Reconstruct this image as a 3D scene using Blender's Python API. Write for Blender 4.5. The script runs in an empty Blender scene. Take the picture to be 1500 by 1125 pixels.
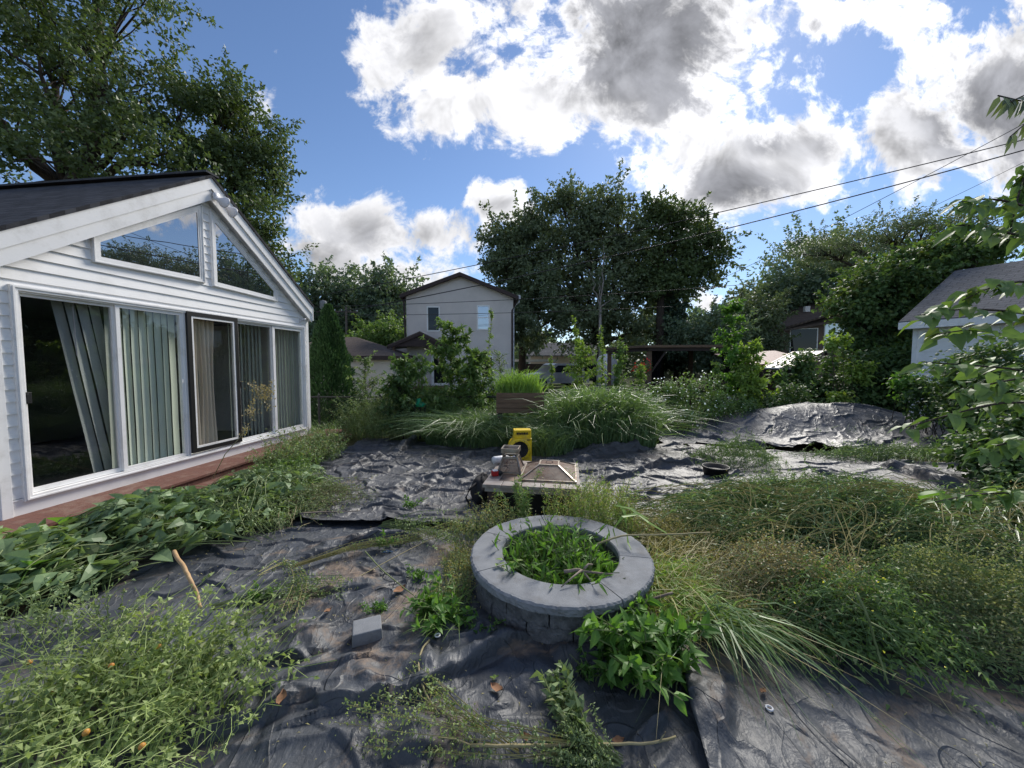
import bpy, bmesh, math, random
import numpy as np
from mathutils import Vector, Matrix
random.seed(7)
rng = np.random.default_rng(11)
scene = bpy.context.scene
LEAF_K = 3.1
COL = scene.collection
R = math.radians
# ------------------------------------------------------------------ camera model (photo pixels -> places in the yard)
F, PITCH, EYE = 545.0, R(3.1), 1.7
CP, SP = math.cos(PITCH), math.sin(PITCH)
def ray(px, py):
    u = (px-750)/F; v = (562.5-py)/F
    return np.array((u, CP+v*SP, -SP+v*CP))
def at(px, py, Y):
    r = ray(px, py); return r*(Y/r[1])+np.array((0, 0, EYE))
def gnd(px, py, z=0.0):
    r = ray(px, py); return r*((z-EYE)/r[2])+np.array((0, 0, EYE))
# ------------------------------------------------------------------ numpy noise
_tab = rng.random((256, 256))
def vnoise(x, y):
    x = np.asarray(x, float); y = np.asarray(y, float)
    xi = np.floor(x).astype(int); yi = np.floor(y).astype(int)
    fx = x-xi; fy = y-yi
    fx = fx*fx*fx*(fx*(fx*6-15)+10); fy = fy*fy*fy*(fy*(fy*6-15)+10)
    a = _tab[xi & 255, yi & 255]; b = _tab[(xi+1) & 255, yi & 255]
    c = _tab[xi & 255, (yi+1) & 255]; d = _tab[(xi+1) & 255, (yi+1) & 255]
    return (a*(1-fx)+b*fx)*(1-fy)+(c*(1-fx)+d*fx)*fy
def fbm(x, y, o=4):
    s = 0; a = .5; t = 0
    for k in range(o):
        s = s+a*vnoise(x*2**k+17.3*k, y*2**k+9.1*k); t += a; a *= .5
    return s/t
def ridged(x, y, p=2.0):
    return (1-np.abs(2*vnoise(x, y)-1))**p
def ground_z(x, y):
    m = np.clip((np.hypot(x, y-4)-9)/6, 0, 1)
    return (fbm(np.asarray(x)*.45+3, np.asarray(y)*.45+8, 3)-.5)*.14*(1-m)-.03
# ------------------------------------------------------------------ geometry collector
class G:
    def __init__(s): s.v = []; s.f = []; s.t = []; s.m = []; s.n = 0
    def add(s, V, Fc, tint=None, mat=0):
        V = np.asarray(V, float).reshape(-1, 3); Fc = np.asarray(Fc, int)
        if len(Fc) == 0: return s
        s.v.append(V); s.f.append(Fc+s.n); s.n += len(V)
        k = len(Fc)
        s.t.append(np.full(k, .5) if tint is None else np.broadcast_to(np.asarray(tint, float), (k,)).copy())
        s.m.append(np.full(k, mat, int)); return s
    def poly(s, pts, mat=0, tint=.5): return s.add(pts, [list(range(len(pts)))], tint, mat)
    def box(s, lo, hi, mat=0, tint=.5, fr=None):
        x0, y0, z0 = lo; x1, y1, z1 = hi
        V = np.array([(x0,y0,z0),(x1,y0,z0),(x1,y1,z0),(x0,y1,z0),(x0,y0,z1),(x1,y0,z1),(x1,y1,z1),(x0,y1,z1)], float)
        if fr is not None: V = fr(V)
        Fc = [(0,3,2,1),(4,5,6,7),(0,1,5,4),(1,2,6,5),(2,3,7,6),(3,0,4,7)]
        return s.add(V, Fc, tint, mat)
    def bar(s, a, b, w, h=None, mat=0, tint=.5, up=(0,0,1)):
        """square bar from a to b"""
        a = np.array(a, float); b = np.array(b, float); h = w if h is None else h
        d = b-a; L = np.linalg.norm(d); d = d/L
        u = np.cross(np.array(up, float), d)
        if np.linalg.norm(u) < 1e-4: u = np.cross((0, 1, 0), d)
        u = u/np.linalg.norm(u); w2 = np.cross(d, u)
        c = [(-1,-1),(1,-1),(1,1),(-1,1)]
        V = [a+u*w/2*i+w2*h/2*j for i, j in c]+[b+u*w/2*i+w2*h/2*j for i, j in c]
        return s.add(V, [(0,3,2,1),(4,5,6,7),(0,1,5,4),(1,2,6,5),(2,3,7,6),(3,0,4,7)], tint, mat)
    def prism(s, pts, ext, mat=0, tint=.5):
        """planar polygon pts swept along vector ext"""
        P = np.asarray(pts, float); n = len(P); Q = P+np.asarray(ext, float)
        s.add(np.vstack((P, Q)), [tuple([i, (i+1) % n, n+(i+1) % n, n+i]) for i in range(n)], tint, mat)
        s.add(P, [tuple(range(n))[::-1]], tint, mat); s.add(Q, [tuple(range(n))], tint, mat); return s
    def tube(s, path, rad, sides=8, mat=0, tint=.5, cap=True):
        P = np.asarray(path, float)[None]; r = np.broadcast_to(np.asarray(rad, float), (P.shape[1],))[None]
        tubes(s, P, r, sides, tint, mat)
        if cap:
            n = P.shape[1]
            V = s.v[-1]; b = s.n-len(V)
            s.f.append(np.array([list(range(sides))[::-1]])+b); s.t.append(np.array([.5])); s.m.append(np.array([mat]))
            s.f.append(np.array([list(range((n-1)*sides, n*sides))])+b); s.t.append(np.array([.5])); s.m.append(np.array([mat]))
        return s
    def lathe(s, prof, seg=24, org=(0,0,0), axis='z', mat=0, tint=.5, close=False):
        prof = np.asarray(prof, float); a = np.linspace(0, 2*math.pi, seg, endpoint=False); n = len(prof)
        V = np.zeros((n, seg, 3)); V[..., 0] = prof[:, 0:1]*np.cos(a); V[..., 1] = prof[:, 0:1]*np.sin(a); V[..., 2] = prof[:, 1:2]
        if axis == 'y': V = V[..., [0, 2, 1]]
        if axis == 'x': V = V[..., [2, 0, 1]]
        V = V+np.array(org); i = np.arange(n-1)[:, None]; j = np.arange(seg)[None]
        Fc = np.stack((i*seg+j, i*seg+(j+1) % seg, (i+1)*seg+(j+1) % seg, (i+1)*seg+j), -1).reshape(-1, 4)
        return s.add(V.reshape(-1, 3), Fc, tint, mat)
    def mesh(s, name, smooth=False):
        me = bpy.data.meshes.new(name)
        V = np.vstack(s.v); me.vertices.add(len(V)); me.vertices.foreach_set('co', V.ravel())
        sizes = np.concatenate([np.full(len(f), f.shape[1]) for f in s.f])
        loops = np.concatenate([f.ravel() for f in s.f])
        me.loops.add(len(loops)); me.loops.foreach_set('vertex_index', loops.astype(np.int32))
        me.polygons.add(len(sizes))
        me.polygons.foreach_set('loop_start', np.concatenate(([0], np.cumsum(sizes)[:-1])).astype(np.int32))
        me.polygons.foreach_set('material_index', np.concatenate(s.m).astype(np.int32))
        me.polygons.foreach_set('use_smooth', np.full(len(sizes), smooth))
        a = me.attributes.new('tint', 'FLOAT', 'FACE'); a.data.foreach_set('value', np.concatenate(s.t).astype(np.float32))
        me.update(calc_edges=True); me.validate()
        return me
    def obj(s, name, mats, parent=None, smooth=False, bevel=0, kind=None, label=None):
        me = s.mesh(name, smooth)
        for m in (mats if isinstance(mats, (list, tuple)) else [mats]): me.materials.append(m)
        o = bpy.data.objects.new(name, me); COL.objects.link(o)
        if parent is not None:
            o.parent = parent
            o.matrix_parent_inverse = parent_matrix(parent).inverted()
        if bevel:
            b = o.modifiers.new('bevel', 'BEVEL'); b.width = bevel; b.segments = 2; b.limit_method = 'ANGLE'; b.angle_limit = R(40)
        if kind: o['kind'] = kind
        if label: o['label'] = label
        return o
def parent_matrix(p):
    m = Matrix.LocRotScale(p.location, p.rotation_euler, p.scale)
    if p.parent is not None: m = parent_matrix(p.parent) @ p.matrix_parent_inverse @ m
    return m
def tubes(g, P, r, sides=3, tint=.5, mat=0):
    """P (N,K,3), r (N,K)"""
    P = np.asarray(P, float); N, K, _ = P.shape; r = np.broadcast_to(np.asarray(r, float), (N, K))
    d = np.gradient(P, axis=1); d /= np.linalg.norm(d, axis=2, keepdims=True)+1e-9
    ref = np.where(np.abs(d[..., 2:3]) > .9, np.array((1., 0, 0)), np.array((0, 0, 1.)))
    u = np.cross(ref, d); u /= np.linalg.norm(u, axis=2, keepdims=True)+1e-9; w = np.cross(d, u)
    a = np.arange(sides)*2*math.pi/sides
    V = P[:, :, None]+r[:, :, None, None]*(u[:, :, None]*np.cos(a)[:, None]+w[:, :, None]*np.sin(a)[:, None])
    n = np.arange(N)[:, None, None]*K*sides; k = np.arange(K-1)[None, :, None]*sides; j = np.arange(sides)[None, None]
    j2 = (j+1) % sides
    Fc = np.stack((n+k+j, n+k+j2, n+k+sides+j2, n+k+sides+j), -1).reshape(-1, 4)
    t = np.repeat(np.broadcast_to(np.asarray(tint, float), (N,)), (K-1)*sides)
    g.add(V.reshape(-1, 3), Fc, t, mat)
def ribbons(g, P, w, tint=.5, mat=0, side=None):
    P = np.asarray(P, float); N, K, _ = P.shape; w = np.broadcast_to(np.asarray(w, float), (N, K))
    d = np.gradient(P, axis=1)
    if side is None:
        a = rng.random(N)*2*math.pi
        side = np.stack((np.cos(a), np.sin(a), rng.normal(0, .3, N)), -1)
    s_ = side[:, None]-d*(np.sum(side[:, None]*d, 2, keepdims=True)/(np.sum(d*d, 2, keepdims=True)+1e-9))
    s_ /= np.linalg.norm(s_, axis=2, keepdims=True)+1e-9
    V = np.stack((P-s_*w[..., None]/2, P+s_*w[..., None]/2), 2)
    n = np.arange(N)[:, None]*K*2; k = np.arange(K-1)[None]*2
    Fc = np.stack((n+k, n+k+1, n+k+3, n+k+2), -1).reshape(-1, 4)
    g.add(V.reshape(-1, 3), Fc, np.repeat(np.broadcast_to(np.asarray(tint, float), (N,)), K-1), mat)
def unit(v): return v/(np.linalg.norm(v, axis=-1, keepdims=True)+1e-9)
def leaves(g, pos, d, nrm, L, W, tint, mat=0, kind='diamond', fold=.25, droop=.25):
    pos = np.asarray(pos, float); N = len(pos)
    d = unit(np.asarray(d, float)); s_ = unit(np.cross(d, nrm)); n = np.cross(s_, d)
    L = np.broadcast_to(np.asarray(L, float), (N,))[:, None]; W = np.broadcast_to(np.asarray(W, float), (N,))[:, None]
    tint = np.broadcast_to(np.asarray(tint, float), (N,))
    if kind == 'diamond':
        m = pos+d*L*.45+n*L*.05
        V = np.stack((pos, m-s_*W/2+n*W*fold, pos+d*L-n*L*droop, m+s_*W/2+n*W*fold), 1)
        Fc = np.arange(N)[:, None]*4+np.array((0, 1, 2, 3))
        g.add(V.reshape(-1, 3), Fc, tint, mat); return
    if kind == 'leaf':
        def p(t, sd, wd): return pos+d*L*t-n*L*droop*t*t+s_*W*sd*wd+n*W*fold*abs(sd)*wd
        V = np.stack((p(0,0,0), p(.3,0,0), p(.65,0,0), p(1,0,0), p(.25,-1,.5), p(.62,-1,.36), p(.25,1,.5), p(.62,1,.36)), 1)
        b = np.arange(N)[:, None]*8
        tri = np.stack([b+np.array(q) for q in ((0,4,1),(2,5,3),(0,1,6),(2,3,7))], 1).reshape(-1, 3)
        qd = np.stack([b+np.array(q) for q in ((1,4,5,2),(1,2,7,6))], 1).reshape(-1, 4)
        k = g.n
        g.add(V.reshape(-1, 3), tri, np.repeat(tint, 4), mat)
        g.f.append(qd+k); g.t.append(np.repeat(tint, 2)); g.m.append(np.full(len(qd), mat, int)); return
def rand_dirs(N): return unit(rng.normal(0, 1, (N, 3)))
# ------------------------------------------------------------------ tagging
_used = {}
def tag(o, label, cat, group=None, kind=None):
    o['label'] = label; o['category'] = cat
    if group: o['group'] = group
    if kind: o['kind'] = kind
    return o
def thing(name, label, cat, loc=(0,0,0), rz=0, group=None):
    o = bpy.data.objects.new(name, None); COL.objects.link(o); o.empty_display_size = .2
    o.location = tuple(float(c) for c in loc); o.rotation_euler = (0, 0, rz)
    return tag(o, label, cat, group)
def copy_tree(o, parent=None):
    c = o.copy(); COL.objects.link(c)
    if parent is not None: c.parent = parent
    for ch in list(o.children): copy_tree(ch, c)
    return c
# ------------------------------------------------------------------ materials
def newmat(name):
    m = bpy.data.materials.new(name); m.use_nodes = True; nt = m.node_tree; nt.nodes.clear()
    out = nt.nodes.new('ShaderNodeOutputMaterial'); return m, nt, out
def nd(nt, t, **kw):
    n = nt.nodes.new(t)
    for k, v in kw.items():
        if k in n.inputs: n.inputs[k].default_value = v
        else: setattr(n, k, v)
    return n
def rgba(c): return (c[0], c[1], c[2], 1)
def ramp(nt, src, stops):
    r = nt.nodes.new('ShaderNodeValToRGB'); e = r.color_ramp.elements
    while len(e) < len(stops): e.new(.5)
    for i, (p, c) in enumerate(stops): e[i].position = p; e[i].color = rgba(c)
    nt.links.new(src, r.inputs[0]); return r.outputs[0]
def noise(nt, scale, detail=5, rough=.6, vec=None, dist=0, dim=None):
    n = nd(nt, 'ShaderNodeTexNoise', Scale=scale, Detail=detail, Roughness=rough, Distortion=dist)
    if vec is not None: nt.links.new(vec, n.inputs['Vector'])
    return n.outputs[0]
def objco(nt, scale=None, rot=None):
    tc = nt.nodes.new('ShaderNodeTexCoord'); s = tc.outputs['Object']
    if scale is not None or rot is not None:
        mp = nt.nodes.new('ShaderNodeMapping'); mp.inputs['Scale'].default_value = scale or (1, 1, 1)
        mp.inputs['Rotation'].default_value = rot or (0, 0, 0)
        nt.links.new(s, mp.inputs[0]); s = mp.outputs[0]
    return s
def mixc(nt, f, a, b, mode='MIX'):
    m = nt.nodes.new('ShaderNodeMix'); m.data_type = 'RGBA'; m.blend_type = mode
    for sock, v in ((m.inputs[0], f), (m.inputs[6], a), (m.inputs[7], b)):
        if isinstance(v, bpy.types.NodeSocket): nt.links.new(v, sock)
        else: sock.default_value = v if not isinstance(v, tuple) else rgba(v)
    return m.outputs[2]
def bump(nt, h, dist=.01, strength=1.0, prev=None):
    b = nt.nodes.new('ShaderNodeBump'); b.inputs['Strength'].default_value = strength; b.inputs['Distance'].default_value = dist
    nt.links.new(h, b.inputs['Height'])
    if prev is not None: nt.links.new(prev, b.inputs['Normal'])
    return b.outputs[0]
def surf(name, c, c2=None, rough=.6, scale=6, bscale=40, bdist=.002, spec=.4, metal=0, stretch=None, dirt=None, dscale=2.5):
    """general painted / stone / wood surface: two tones mottled by noise, fine bump, optional dirt colour"""
    m, nt, out = newmat(name); co = objco(nt, stretch)
    c2 = c2 or tuple(x*.75 for x in c)
    col = ramp(nt, noise(nt, scale, 6, .65, co), [(.3, c2), (.7, c)])
    if dirt:
        col = mixc(nt, ramp(nt, noise(nt, dscale, 6, .7, objco(nt)), [(.5, (0,0,0)), (.72, (1,1,1))]), col, dirt)
    p = nd(nt, 'ShaderNodeBsdfPrincipled', Roughness=rough, Metallic=metal); p.inputs['Specular IOR Level'].default_value = spec
    nt.links.new(col, p.inputs['Base Color'])
    if bdist: nt.links.new(bump(nt, noise(nt, bscale, 4, .6, co), bdist), p.inputs['Normal'])
    nt.links.new(p.outputs[0], out.inputs[0]); return m
def leafmat(name, dark, light, odd=None, transl=.35, rough=.5, spec=.35, tl=(1.25, 1.3, .55)):
    m, nt, out = newmat(name)
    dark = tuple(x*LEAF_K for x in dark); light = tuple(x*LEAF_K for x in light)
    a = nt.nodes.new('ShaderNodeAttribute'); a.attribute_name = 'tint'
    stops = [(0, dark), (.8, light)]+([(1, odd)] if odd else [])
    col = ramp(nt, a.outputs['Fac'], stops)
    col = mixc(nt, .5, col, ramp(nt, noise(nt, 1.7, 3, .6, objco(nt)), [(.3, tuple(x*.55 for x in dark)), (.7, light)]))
    p = nd(nt, 'ShaderNodeBsdfPrincipled', Roughness=rough); p.inputs['Specular IOR Level'].default_value = spec
    nt.links.new(col, p.inputs['Base Color'])
    t = nt.nodes.new('ShaderNodeBsdfTranslucent'); nt.links.new(mixc(nt, 1, col, tl, 'MULTIPLY'), t.inputs[0])
    mx = nt.nodes.new('ShaderNodeMixShader'); mx.inputs[0].default_value = transl
    nt.links.new(p.outputs[0], mx.inputs[1]); nt.links.new(t.outputs[0], mx.inputs[2]); nt.links.new(mx.outputs[0], out.inputs[0]); return m
def glassmat(name, refl=.12, tint=(.75,.8,.8), rough=.0, opaque=None, wav=0.0, ior=1.5):
    m, nt, out = newmat(name)
    g = nd(nt, 'ShaderNodeBsdfGlossy', Roughness=rough); g.inputs[0].default_value = (.95, .97, 1, 1)
    if opaque: t = nd(nt, 'ShaderNodeBsdfDiffuse'); t.inputs[0].default_value = rgba(opaque)
    else: t = nd(nt, 'ShaderNodeBsdfTransparent'); t.inputs[0].default_value = rgba(tint)
    if wav: nt.links.new(bump(nt, noise(nt, 1.3, 2, .5, objco(nt)), wav), g.inputs['Normal'])
    lw0 = nt.nodes.new('ShaderNodeLayerWeight'); lw0.inputs[0].default_value = .5; lw = nt.nodes.new('ShaderNodeMath'); lw.operation = 'POWER'; lw.inputs[1].default_value = 5; nt.links.new(lw0.outputs['Facing'], lw.inputs[0])
    mt = nt.nodes.new('ShaderNodeMath'); mt.operation = 'ADD'; mt.use_clamp = True; mt.inputs[1].default_value = refl
    nt.links.new(lw.outputs[0], mt.inputs[0])
    mx = nt.nodes.new('ShaderNodeMixShader'); nt.links.new(mt.outputs[0], mx.inputs[0])
    nt.links.new(t.outputs[0], mx.inputs[1]); nt.links.new(g.outputs[0], mx.inputs[2]); nt.links.new(mx.outputs[0], out.inputs[0]); return m

M = {}
M['white'] = surf('white_vinyl', (.90,.89,.88), (.85,.845,.84), .45, 3, 60, .0006, dirt=(.74,.73,.71), dscale=1.6)
M['frame'] = surf('white_frame', (.90,.89,.88), (.84,.835,.83), .4, 8, 60, .0004, dirt=(.68,.67,.65), dscale=4)
M['blackf'] = surf('black_frame', (.012,.012,.013), None, .45, 8, 60, .0004)
M['soffit'] = surf('soffit', (.6,.6,.61), None, .6)
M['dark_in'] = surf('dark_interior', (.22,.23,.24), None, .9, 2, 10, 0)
M['metal'] = surf('bare_metal', (.35,.33,.3), (.22,.18,.15), .45, 12, 80, .0006, metal=.7, dirt=(.16,.08,.04), dscale=9)
M['blackp'] = surf('black_plastic', (.012,.012,.013), None, .5)
M['blackc'] = surf('black_cloth', (.01,.01,.012), (.02,.02,.024), .85, 20, 120, .002)
M['yellow'] = surf('yellow_paint', (.78,.55,.015), (.66,.45,.01), .4, 6, 60, .0004, dirt=(.4,.3,.08), dscale=7)
M['red'] = surf('red_plastic', (.4,.012,.015), None, .4)
M['whitep'] = surf('white_plastic', (.75,.75,.78), None, .45)
M['greenp'] = surf('green_plastic', (.02,.45,.22), None, .4)
M['stucco'] = surf('stucco', (.74,.68,.645), (.66,.605,.575), .9, 1.2, 90, .012, dirt=(.61,.56,.53), dscale=.7)
M['cream'] = surf('cream_siding', (.76,.65,.54), (.68,.58,.48), .85, 1.5, 70, .006)
M['brown'] = surf('brown_trim', (.05,.03,.028), None, .6)
M['wood'] = surf('weathered_wood', (.20,.13,.085), (.10,.065,.045), .8, 5, 30, .004, stretch=(1,6,14))
M['deck'] = surf('red_deck_stain', (.20,.085,.06), (.11,.05,.038), .7, 4, 25, .004, stretch=(14,1.5,14), dirt=(.25,.17,.13), dscale=3.5)
M['pole'] = surf('pole_wood', (.17,.14,.115), (.09,.075,.06), .9, 6, 30, .004, stretch=(6,6,.6))
M['bark'] = surf('bark', (.085,.065,.05), (.03,.024,.02), .95, 5, 14, .03, stretch=(3,3,.7))
M['greybark'] = surf('pale_bark', (.36,.33,.3), (.2,.18,.16), .95, 5, 14, .01)
M['wire'] = surf('black_cable', (.03,.03,.032), None, .6, bdist=0)
M['concrete'] = surf('grey_concrete', (.24,.25,.265), (.17,.18,.195), .88, 9, 160, .0022, dirt=(.14,.14,.14), dscale=5)
M['block'] = surf('split_block', (.17,.17,.175), (.075,.077,.082), .95, 14, 60, .012, dirt=(.05,.05,.048), dscale=6)
M['tile'] = surf('stone_tile', (.30,.25,.22), (.21,.17,.15), .5, 5, 60, .001, dirt=(.33,.31,.29), dscale=4)
M['rust'] = surf('rusty_mesh', (.15,.075,.045), (.07,.035,.025), .75, 7, 90, .003)
M['steelgrey'] = surf('car_silver', (.42,.42,.43), None, .3, metal=.5, bdist=0)
M['tyre'] = surf('tyre_rubber', (.012,.012,.012), None, .9)
M['dark_glass'] = glassmat('dark_glass', .03, opaque=(.012,.014,.016))
M['sky_glass'] = glassmat('gable_glass', .38, opaque=(.02,.024,.03), wav=.0008)
M['pane'] = glassmat('door_glass', .06, (.95,.97,.95), wav=.001, ior=1.2)
M['screen'] = glassmat('screened_glass', .08, (.66,.67,.69), ior=1.2)
M['pale_glass'] = glassmat('pale_glass', .3, opaque=(.35,.42,.5))
M['stick'] = surf('peeled_stick', (.50,.33,.17), (.36,.22,.11), .7, 9, 40, .002)
M['greystick'] = surf('grey_stick', (.27,.22,.18), (.15,.12,.10), .85, 9, 40, .002)
M['twig'] = surf('dry_stalk', (.40,.34,.19), (.22,.19,.10), .8, 9, 40, 0)
M['greenstem'] = surf('green_stem', (.20,.24,.09), (.10,.14,.05), .7, 9, 40, 0)
M['dryleaf'] = surf('dry_leaf', (.32,.17,.09), (.2,.1,.05), .8, 20, 60, .001)
M['soil'] = surf('soil', (.13,.085,.055), (.05,.034,.024), .97, 6, 30, .02, dirt=(.2,.15,.1), dscale=2)
M['slope'] = surf('white_panel', (.62,.62,.63), (.5,.5,.52), .5, 3, 30, .001)
M['netting'] = glassmat('mosquito_net', .0, (.52,.52,.53))
M['redroof'] = surf('red_roof', (.16,.035,.035), None, .6)
def shingle(name, c1, c2, sc, rot=(0,0,0)):
    m, nt, out = newmat(name); tc = nt.nodes.new('ShaderNodeTexCoord')
    b = nt.nodes.new('ShaderNodeTexBrick'); b.inputs['Scale'].default_value = sc; b.inputs['Color1'].default_value = rgba(c1); b.inputs['Color2'].default_value = rgba(c2)
    b.inputs['Mortar'].default_value = rgba(tuple(x*.35 for x in c2)); b.inputs['Mortar Size'].default_value = .012; b.inputs['Brick Width'].default_value = .33; b.inputs['Row Height'].default_value = .14
    nt.links.new(tc.outputs['UV'], b.inputs[0])
    col = mixc(nt, .5, b.outputs[0], ramp(nt, noise(nt, 9, 5, .7, objco(nt)), [(.3, c1), (.7, c2)]))
    p = nd(nt, 'ShaderNodeBsdfPrincipled', Roughness=.95); p.inputs['Specular IOR Level'].default_value = .2
    nt.links.new(col, p.inputs['Base Color']); nt.links.new(bump(nt, b.outputs[1], -.012, 1, bump(nt, noise(nt, 120, 2, .5, objco(nt)), .004)), p.inputs['Normal'])
    nt.links.new(p.outputs[0], out.inputs[0]); return m
M['shingle'] = shingle('charcoal_shingle', (.085,.087,.098), (.028,.029,.034), 1.0)
M['shingle_b'] = shingle('brown_shingle', (.16,.125,.105), (.10,.08,.07), 1.0)
M['shingle_g'] = shingle('grey_shingle', (.15,.155,.17), (.085,.09,.10), 1.0)
def tarpmat(name, base=(.036,.040,.047), rough=.53, dirtcol=(.30,.215,.15), amount=.5):
    m, nt, out = newmat(name); co = objco(nt)
    d1 = noise(nt, 1.25, 7, .72, co, .5)
    mask = ramp(nt, d1, [(1-amount+.03, (0,0,0)), (1-amount+.10, (.8,.8,.8)), (1-amount+.18, (1,1,1))])
    fine = noise(nt, 26, 6, .75, co)
    mask2 = mixc(nt, .55, mask, ramp(nt, fine, [(.4, (0,0,0)), (.62, (1,1,1))]), 'MULTIPLY')
    dust = ramp(nt, noise(nt, 3.3, 6, .7, co), [(.35, base), (.75, tuple(x*2.1+.008 for x in base))])
    spk = ramp(nt, noise(nt, 95, 3, .6, co), [(.68, (0,0,0)), (.74, (1,1,1))])
    col = mixc(nt, mask2, dust, mixc(nt, fine, tuple(x*.5 for x in dirtcol), dirtcol))
    col = mixc(nt, mixc(nt, 1, spk, (.35,.35,.35), 'MULTIPLY'), col, (.3,.25,.18))
    p = nd(nt, 'ShaderNodeBsdfPrincipled', Roughness=rough); p.inputs['Specular IOR Level'].default_value = .5
    nt.links.new(col, p.inputs['Base Color'])
    rr = nt.nodes.new('ShaderNodeMapRange'); rr.inputs[3].default_value = rough; rr.inputs[4].default_value = .92
    nt.links.new(mask2, rr.inputs[0]); nt.links.new(rr.outputs[0], p.inputs['Roughness'])
    b1 = bump(nt, noise(nt, 13, 4, .62, objco(nt, (1, .65, 1), (0, 0, .7)), .6), .013, .8)
    b2 = bump(nt, noise(nt, 70, 3, .6, objco(nt, (1, .6, 1), (0, 0, -.5)), .3), .0028, .8, b1)
    for sc, dd in ((2.0, .010), (4.6, .0032)):     # thin sharp creases
        ln_ = ramp(nt, noise(nt, sc, 2, .5, objco(nt, (1, .6, 1), (0, 0, sc)), 1.3), [(.40, (0,0,0)), (.5, (1,1,1)), (.515, (.25,.25,.25)), (.60, (0,0,0))])
        b2 = bump(nt, ln_, dd, .9, b2)
    nt.links.new(b2, p.inputs['Normal'])
    nt.links.new(p.outputs[0], out.inputs[0]); return m
M['tarp'] = tarpmat('black_tarp', amount=.50)
M['tarp_clean'] = tarpmat('black_tarp_clean', (.044,.047,.056), .50, amount=.36)
M['tarp_dusty'] = tarpmat('black_tarp_dusty', (.045,.047,.053), .53, (.28,.23,.19), amount=.46)
# foliage
M['lf_maple'] = leafmat('maple_leaf', (.018,.030,.013), (.050,.070,.028), None, .3)
M['lf_dark'] = leafmat('dark_leaf', (.030,.041,.025), (.068,.087,.048), None, .25)
M['lf_far'] = leafmat('far_leaf', (.034,.050,.038), (.066,.092,.058), None, .3)  # distance haze is put into this paler blue-grey leaf colour
M['lf_spruce'] = leafmat('needle', (.010,.020,.014), (.024,.04,.025), None, .1)
M['lf_arb'] = leafmat('arborvitae', (.010,.025,.012), (.03,.06,.022), None, .15)
M['lf_mid'] = leafmat('mid_leaf', (.026,.050,.017), (.075,.115,.036), (.16,.18,.04), .35)
M['lf_vine'] = leafmat('vine_leaf', (.015,.030,.014), (.048,.080,.027), (.2,.2,.03), .35)
M['lf_yel'] = leafmat('yellow_green_leaf', (.05,.085,.018), (.11,.155,.038), (.3,.26,.04), .4)
M['lf_heap'] = leafmat('wilted_leaf', (.026,.045,.023), (.108,.15,.072), (.17,.18,.075), .3)
M['lf_fine'] = leafmat('fine_weed', (.032,.050,.022), (.11,.145,.064), (.24,.22,.09), .3)
M['lf_brown'] = leafmat('brown_seed', (.07,.055,.032), (.2,.165,.095), (.3,.27,.17), .25)
M['lf_tom'] = leafmat('pale_weed', (.04,.058,.02), (.15,.185,.07), (.32,.32,.17), .35)
M['lf_bright'] = leafmat('bright_leaf', (.022,.055,.010), (.06,.115,.025), (.19,.25,.05), .4)
M['gr_tall'] = leafmat('tall_grass', (.024,.044,.018), (.082,.122,.054), (.2,.24,.11), .35, .38, .5)
M['gr_dry'] = leafmat('dry_grass', (.07,.07,.025), (.19,.165,.075), (.42,.36,.17), .3)
M['gr_lime'] = leafmat('lime_grass', (.045,.085,.018), (.12,.18,.05), (.3,.32,.12), .4)
M['lf_seed'] = leafmat('pale_seed', (.07,.075,.035), (.15,.155,.085), (.5,.47,.3), .35)
M['petal'] = leafmat('white_petal', (.5,.5,.45), (.75,.75,.7), None, .3, tl=(1,1,1))
M['redflower'] = leafmat('red_petal', (.3,.01,.015), (.5,.03,.03), None, .3, tl=(1,.6,.6))
M['yflower'] = leafmat('yellow_petal', (.45,.42,.03), (.65,.6,.08), None, .3, tl=(1,1,.6))
CLOUD_W = 5.0
DARK_A = (1.75, 1.8, 2.0)
DARK_B = (2.8, 2.85, 3.1)
SKY_MUL = (.76, .82, .92)
# ------------------------------------------------------------------ camera, sun, sky
cam = bpy.data.objects.new('camera', bpy.data.cameras.new('camera')); COL.objects.link(cam)
cam.location = (0, 0, EYE); cam.rotation_euler = (R(90)-PITCH, 0, 0)
cam.data.sensor_width = 36; cam.data.lens = F/1500*36; cam.data.clip_end = 2000; cam.data.clip_start = .05
scene.camera = cam
scene.view_settings.view_transform = 'Standard'; scene.view_settings.look = 'None'; scene.view_settings.exposure = 0; scene.view_settings.gamma = 1
SUN_AZ, SUN_EL = R(27), R(38)                       # azimuth clockwise from +Y
sd = Vector((math.sin(SUN_AZ)*math.cos(SUN_EL), math.cos(SUN_AZ)*math.cos(SUN_EL), math.sin(SUN_EL)))
sl = bpy.data.lights.new('sun', 'SUN'); sl.energy = 5.0; sl.angle = R(20); sl.color = (1, .95, .87)
so = bpy.data.objects.new('sun', sl); COL.objects.link(so); so.rotation_euler = sd.to_track_quat('Z', 'Y').to_euler()
so.location = (10, 20, 30)
w = bpy.data.worlds.new('World'); scene.world = w; w.use_nodes = True; nt = w.node_tree; nt.nodes.clear()
def mth(op, a, b=None, c=None, clamp=False):
    n = nt.nodes.new('ShaderNodeMath'); n.operation = op; n.use_clamp = clamp
    for i, v in enumerate((a, b, c)):
        if v is None: continue
        if isinstance(v, bpy.types.NodeSocket): nt.links.new(v, n.inputs[i])
        else: n.inputs[i].default_value = v
    return n.outputs[0]
def sstep(x, a, b):
    n = nt.nodes.new('ShaderNodeMapRange'); n.interpolation_type = 'SMOOTHSTEP'
    nt.links.new(x, n.inputs[0]); n.inputs[1].default_value = a; n.inputs[2].default_value = b; return n.outputs[0]
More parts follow.
